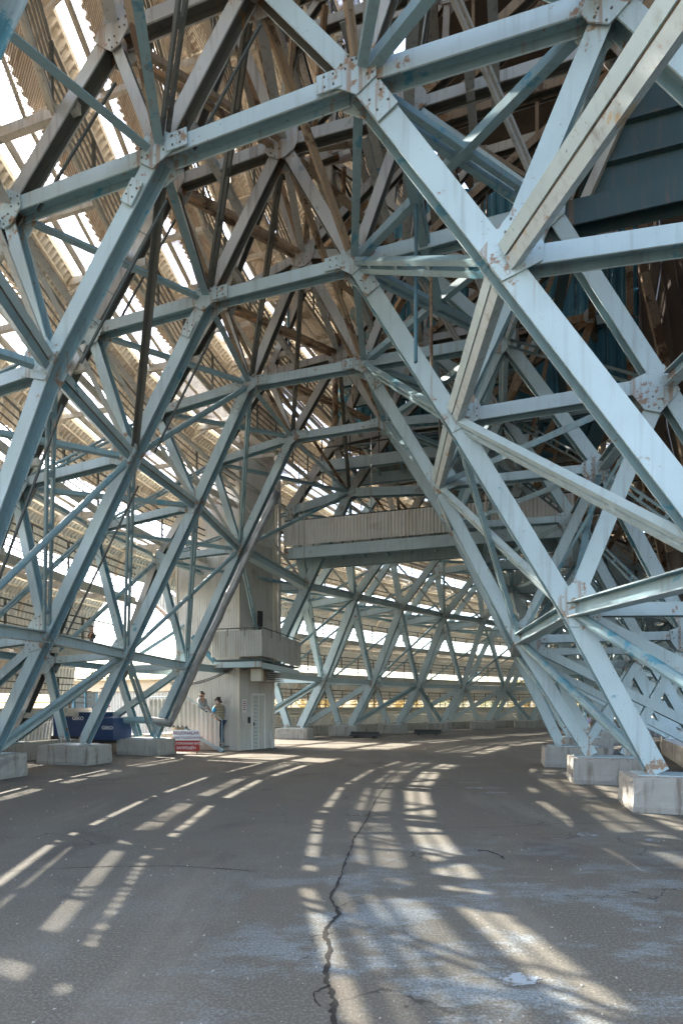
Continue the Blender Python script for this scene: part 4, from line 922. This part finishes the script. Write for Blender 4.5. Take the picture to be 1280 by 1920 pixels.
# ------------------------------------------------------------------ people
def skin_mesh(name, pts, edges, rad, mt, parent, root=0, sub=1):
    me = bpy.data.meshes.new(name); me.from_pydata(pts, edges, []); o = ob(name, me, parent)
    me.materials.append(mt)
    sk = o.modifiers.new('skin', 'SKIN'); sk.use_smooth_shade = True
    for i, r in enumerate(rad): me.skin_vertices[0].data[i].radius = (r[0], r[1]) if isinstance(r, tuple) else (r, r)
    for i in range(len(pts)): me.skin_vertices[0].data[i].use_root = (i == root)
    ss = o.modifiers.new('sub', 'SUBSURF'); ss.levels = sub; ss.render_levels = sub
    return o
def person(label, loc, rz, shirt, trousers, H=1.72, lean=.0, armL=None, armR=None, sleeve=None, kneeL=0, kneeR=0, hair=M_HAIR, cap=None, longhair=False, turn=0):
    """local axes: x right, y forward, z up"""
    k = H / 1.72; t = thing('person', label, 'person', loc, None, rz)
    hip = .93; y = lambda z: lean * max(0, z - hip)
    sh = 1.42
    armL = armL or [(-.24, .02, 1.14), (-.25, .10, .90)]; armR = armR or [(.24, .02, 1.14), (.25, .10, .90)]
    P_ = [(0, 0, hip), (0, y(1.12), 1.12), (0, y(1.32), 1.32), (0, y(1.46), 1.46), (0, y(1.54) + .01, 1.53)]
    r_ = [(.155, .115), (.145, .10), (.17, .11), (.07, .065), (.055, .055)]
    E = [(0, 1), (1, 2), (2, 3), (3, 4)]
    def add(p, r, j): P_.append(p); r_.append(r); E.append((j, len(P_) - 1)); return len(P_) - 1
    hd = add((0, y(1.60) + .025, 1.60), .088, 4); hd2 = add((0, y(1.68) + .02, 1.67), .082, hd); add((0, y(1.60) + .115, 1.585), .014, hd)   # skull, nose
    for sg_ in (-1, 1): add((sg_ * .09, y(1.6) + .01, 1.60), .016, hd)        # ears
    feet = []
    for sg_, kn in ((-1, kneeL), (1, kneeR)):
        a = add((sg_ * .095, 0, .86), .088, 0); b_ = add((sg_ * .10, .03 + kn * .5, .49 + kn * .25), .062, a); c = add((sg_ * .105, -.03 + kn * .35, .08 + kn * .55), .040, b_); add((sg_ * .115, .14 + kn * .35, .035 + kn * .5), .038, c)
    for sg_, arm in ((-1, armL), (1, armR)):
        s0 = add((sg_ * .19, y(sh), sh), .058, 2); e0 = add(arm[0], .042, s0); w0 = add(arm[1], .029, e0)
        d = (Vector(arm[1]) - Vector(arm[0])).normalized(); pm = Vector(arm[1]) + d * .07; pa = add(tuple(pm), (.036, .018), w0)
        x = Vector((sg_ * .0, 1, 0)); x = (x - d * x.dot(d)).normalized()
        for f in range(4):
            o_ = x * (f - 1.5) * .019; a = pm + d * .035 + o_; q = add(tuple(a), .0095, pa); q = add(tuple(a + d * (.035 + (.008 if f in (1, 2) else 0)) + Vector((-sg_ * .012, 0, 0))), .0085, q); add(tuple(a + d * .06 + Vector((-sg_ * .035, 0, 0))), .007, q)
        q = add(tuple(pm + x * .045), .010, pa); add(tuple(pm + x * .06 + d * .035), .0085, q)
    sc = lambda v: tuple(c * k for c in v)
    P_ = [sc(p) for p in P_]; r_ = [(a[0] * k, a[1] * k) if isinstance(a, tuple) else a * k for a in r_]
    skin_mesh('body', P_, E, r_, M_SKIN, t)
    # shirt
    Q = [(0, 0, .90), (0, y(1.12), 1.12), (0, y(1.32), 1.32), (0, y(1.45), 1.45), (-.19, y(sh), sh + .0), (.19, y(sh), sh + .0)]
    eL = Vector(Q[4]).lerp(Vector(armL[0]), .85 if sleeve != 'long' else 1); eR = Vector(Q[5]).lerp(Vector(armR[0]), .85 if sleeve != 'long' else 1)
    Q += [tuple(eL), tuple(eR)]; rr = [(.175, .135), (.165, .125), (.19, .13), .08, .075, .075, .062, .062]; ee = [(0, 1), (1, 2), (2, 3), (2, 4), (2, 5), (4, 6), (5, 7)]
    if sleeve == 'long': Q += [tuple(Vector(armL[0]).lerp(Vector(armL[1]), .9)), tuple(Vector(armR[0]).lerp(Vector(armR[1]), .9))]; rr += [.045, .045]; ee += [(6, 8), (7, 9)]
    skin_mesh('shirt', [sc(p) for p in Q], ee, [(a[0] * k, a[1] * k) if isinstance(a, tuple) else a * k for a in rr], shirt, t, 1)
    if sleeve not in (None, 'long'):
        for a, b_ in ((Q[4], eL), (Q[5], eR)): skin_mesh('sleeve', [sc(a), sc(tuple(b_))], [(0, 1)], [.083 * k, .070 * k], sleeve, t)
    Q = [(0, 0, .94)]; rr = [(.168, .13)]; ee = []
    for sg_, kn in ((-1, kneeL), (1, kneeR)):
        a = len(Q); Q += [(sg_ * .095, 0, .85), (sg_ * .10, .03 + kn * .5, .49 + kn * .25), (sg_ * .105, -.03 + kn * .35, .10 + kn * .55)]; rr += [.105, .080, .066]; ee += [(0, a), (a, a + 1), (a + 1, a + 2)]
    skin_mesh('trousers', [sc(p) for p in Q], ee, [(a[0] * k, a[1] * k) if isinstance(a, tuple) else a * k for a in rr], trousers, t)
    for sg_, kn in ((-1, kneeL), (1, kneeR)):
        skin_mesh('shoe', [sc((sg_ * .105, -.05 + kn * .35, .045 + kn * .52)), sc((sg_ * .115, .10 + kn * .35, .04 + kn * .52)), sc((sg_ * .117, .19 + kn * .35, .03 + kn * .52))], [(0, 1), (1, 2)], [.05 * k, .048 * k, .035 * k], M_DARK, t)
    hm = [(0, y(1.62) - .018, 1.635), (0, y(1.66) + .005, 1.665), (0, y(1.6) - .035, 1.57)]
    skin_mesh('hair', [sc(p) for p in hm], [(0, 1), (0, 2)], [.092 * k, .068 * k, .052 * k], hair, t)
    if longhair: skin_mesh('hair', [sc((0, y(1.6) - .06, 1.60)), sc((0, y(1.5) - .08, 1.42))], [(0, 1)], [.08 * k, .05 * k], hair, t)
    for sg_ in (-1, 1):
        m = MB(); c = Vector(sc((sg_ * .033, y(1.6) + .106, 1.622))); m.obox(c, (.012, 0, 0), (0, .006, 0), (0, 0, .007)); ob('eye', m.mesh('eye', M_DARK), t)
    m = MB(); c = Vector(sc((0, y(1.55) + .103, 1.548))); m.obox(c, (.022, 0, 0), (0, .004, 0), (0, 0, .005)); ob('mouth', m.mesh('mouth', M_RED), t)
    if cap: skin_mesh('cap', [sc((0, y(1.65), 1.69)), sc((0, y(1.65) + .13, 1.68))], [(0, 1)], [(.105 * k, .07 * k), (.07 * k, .018 * k)], cap, t)
    return t
stepz = lambda k: EYE * 0 + (LZ + EYE) * (k + 1) / 6 + .017
person('person in striped shirt with blue sleeves and jeans climbing the stair, back turned', P(SX + .36, -9.47, -EYE) + UP * stepz(0), R(62), M_STRIPE, M_JEANS, 1.74, .10, sleeve=M_BLUECL, armL=[(-.26, .10, 1.14), (-.22, .30, 1.02)], armR=[(.25, .10, 1.15), (.20, .30, 1.05)], kneeL=.18)
person('dark-haired person in a pale grey jacket coming down the stair behind its panel', P(SX + .40, -10.25, -EYE) + UP * stepz(3), R(-118), M_GREYCL, M_TROUS, 1.52, .06, sleeve='long', longhair=True, armR=[(.22, .14, 1.16), (.05, .30, 1.05)], armL=[(-.25, .08, 1.14), (-.24, .26, .98)])
hh = -.1 + 1.87
person('person in a pale cap leaning at the railing on the second louvre catwalk', P(15.1, -.05 + chord(hh) - .52 - .38, hh + .03), R(-55 + 180), M_GREYCL, M_TROUS, 1.2, .18, cap=M_CAP)
person('small distant person in a lilac top beyond the right-hand legs', Vector((13.6, 29.5, 0)), R(150), M_LILAC, M_CAP, 1.12, .05)

# ------------------------------------------------------------------ trees outside
def leaf_mesh(name, seed, rx, rz, n, mts):
    rnd = random.Random(seed); m = MB()
    cl = [(Vector((rnd.gauss(0, .45) * rx, rnd.gauss(0, .45) * rx, rnd.uniform(.1, 1) * rz)), rnd.uniform(.22, .42) * rx) for _ in range(26)]
    for k in range(n):
        c, r = rnd.choice(cl); v = Vector((rnd.gauss(0, 1), rnd.gauss(0, 1), rnd.gauss(0, 1))).normalized() * r * rnd.random() ** .4; p = c + v
        a = Vector((rnd.gauss(0, 1), rnd.gauss(0, 1), rnd.gauss(0, 1))).normalized(); b_ = a.orthogonal().normalized(); s_ = rnd.uniform(.06, .13)
        m.add([p - a * s_, p + b_ * s_ * .6, p + a * s_, p - b_ * s_ * .6], [(0, 1, 2, 3)], 0 if rnd.random() < .8 else 1)
    return m.mesh(name, mts)
CR = [leaf_mesh('crown', 1, 1.9, 3.4, 2600, [M_LEAFY, M_LEAFG]), leaf_mesh('crown', 2, 2.2, 2.8, 2600, [M_LEAFY, M_LEAFY]), leaf_mesh('crown', 3, 2.0, 3.0, 2600, [M_LEAFG, M_LEAFY])]
m = MB(); m.tube([(0, 0, 0), (.05, .03, 1.2), (-.05, .05, 2.6), (.1, 0, 4.2)], [.2, .15, .11, .04], 8)
for a in range(5): m.tube([(0, 0, 1.5 + a * .35), (math.cos(a * 2.4) * 1.1, math.sin(a * 2.4) * 1.1, 2.6 + a * .4)], [.07, .02], 6)
TRK = m.mesh('trunk', M_BARK, None, True)
TP = [(-11, 44, 1), (-6.5, 47, 0), (-2, 49, 1), (2.6, 52, 0), (7, 54, 1), (11.5, 56, 2), (16.5, 58, 2), (21, 58, 0), (26, 60, 2), (-17, 40, 2), (31, 60, 1), (-22, 30, 1)]
TL = ['yellow', 'yellow and green', 'green']
for k, (x, y_, c) in enumerate(TP):
    if k in (3, 7): y_ += 2
    t = thing('tree', 'autumn tree with %s leaves outside, %s along the row behind the far louvres' % ({0: 'mixed yellow', 1: 'bright yellow', 2: 'dull green'}[c], ORD[k + 1]), 'tree', Vector((x, y_, 0)), 'trees beyond the far louvres', k * 1.3)
    ob('trunk', TRK, t); ob('crown', CR[c], t, (0, 0, .9))
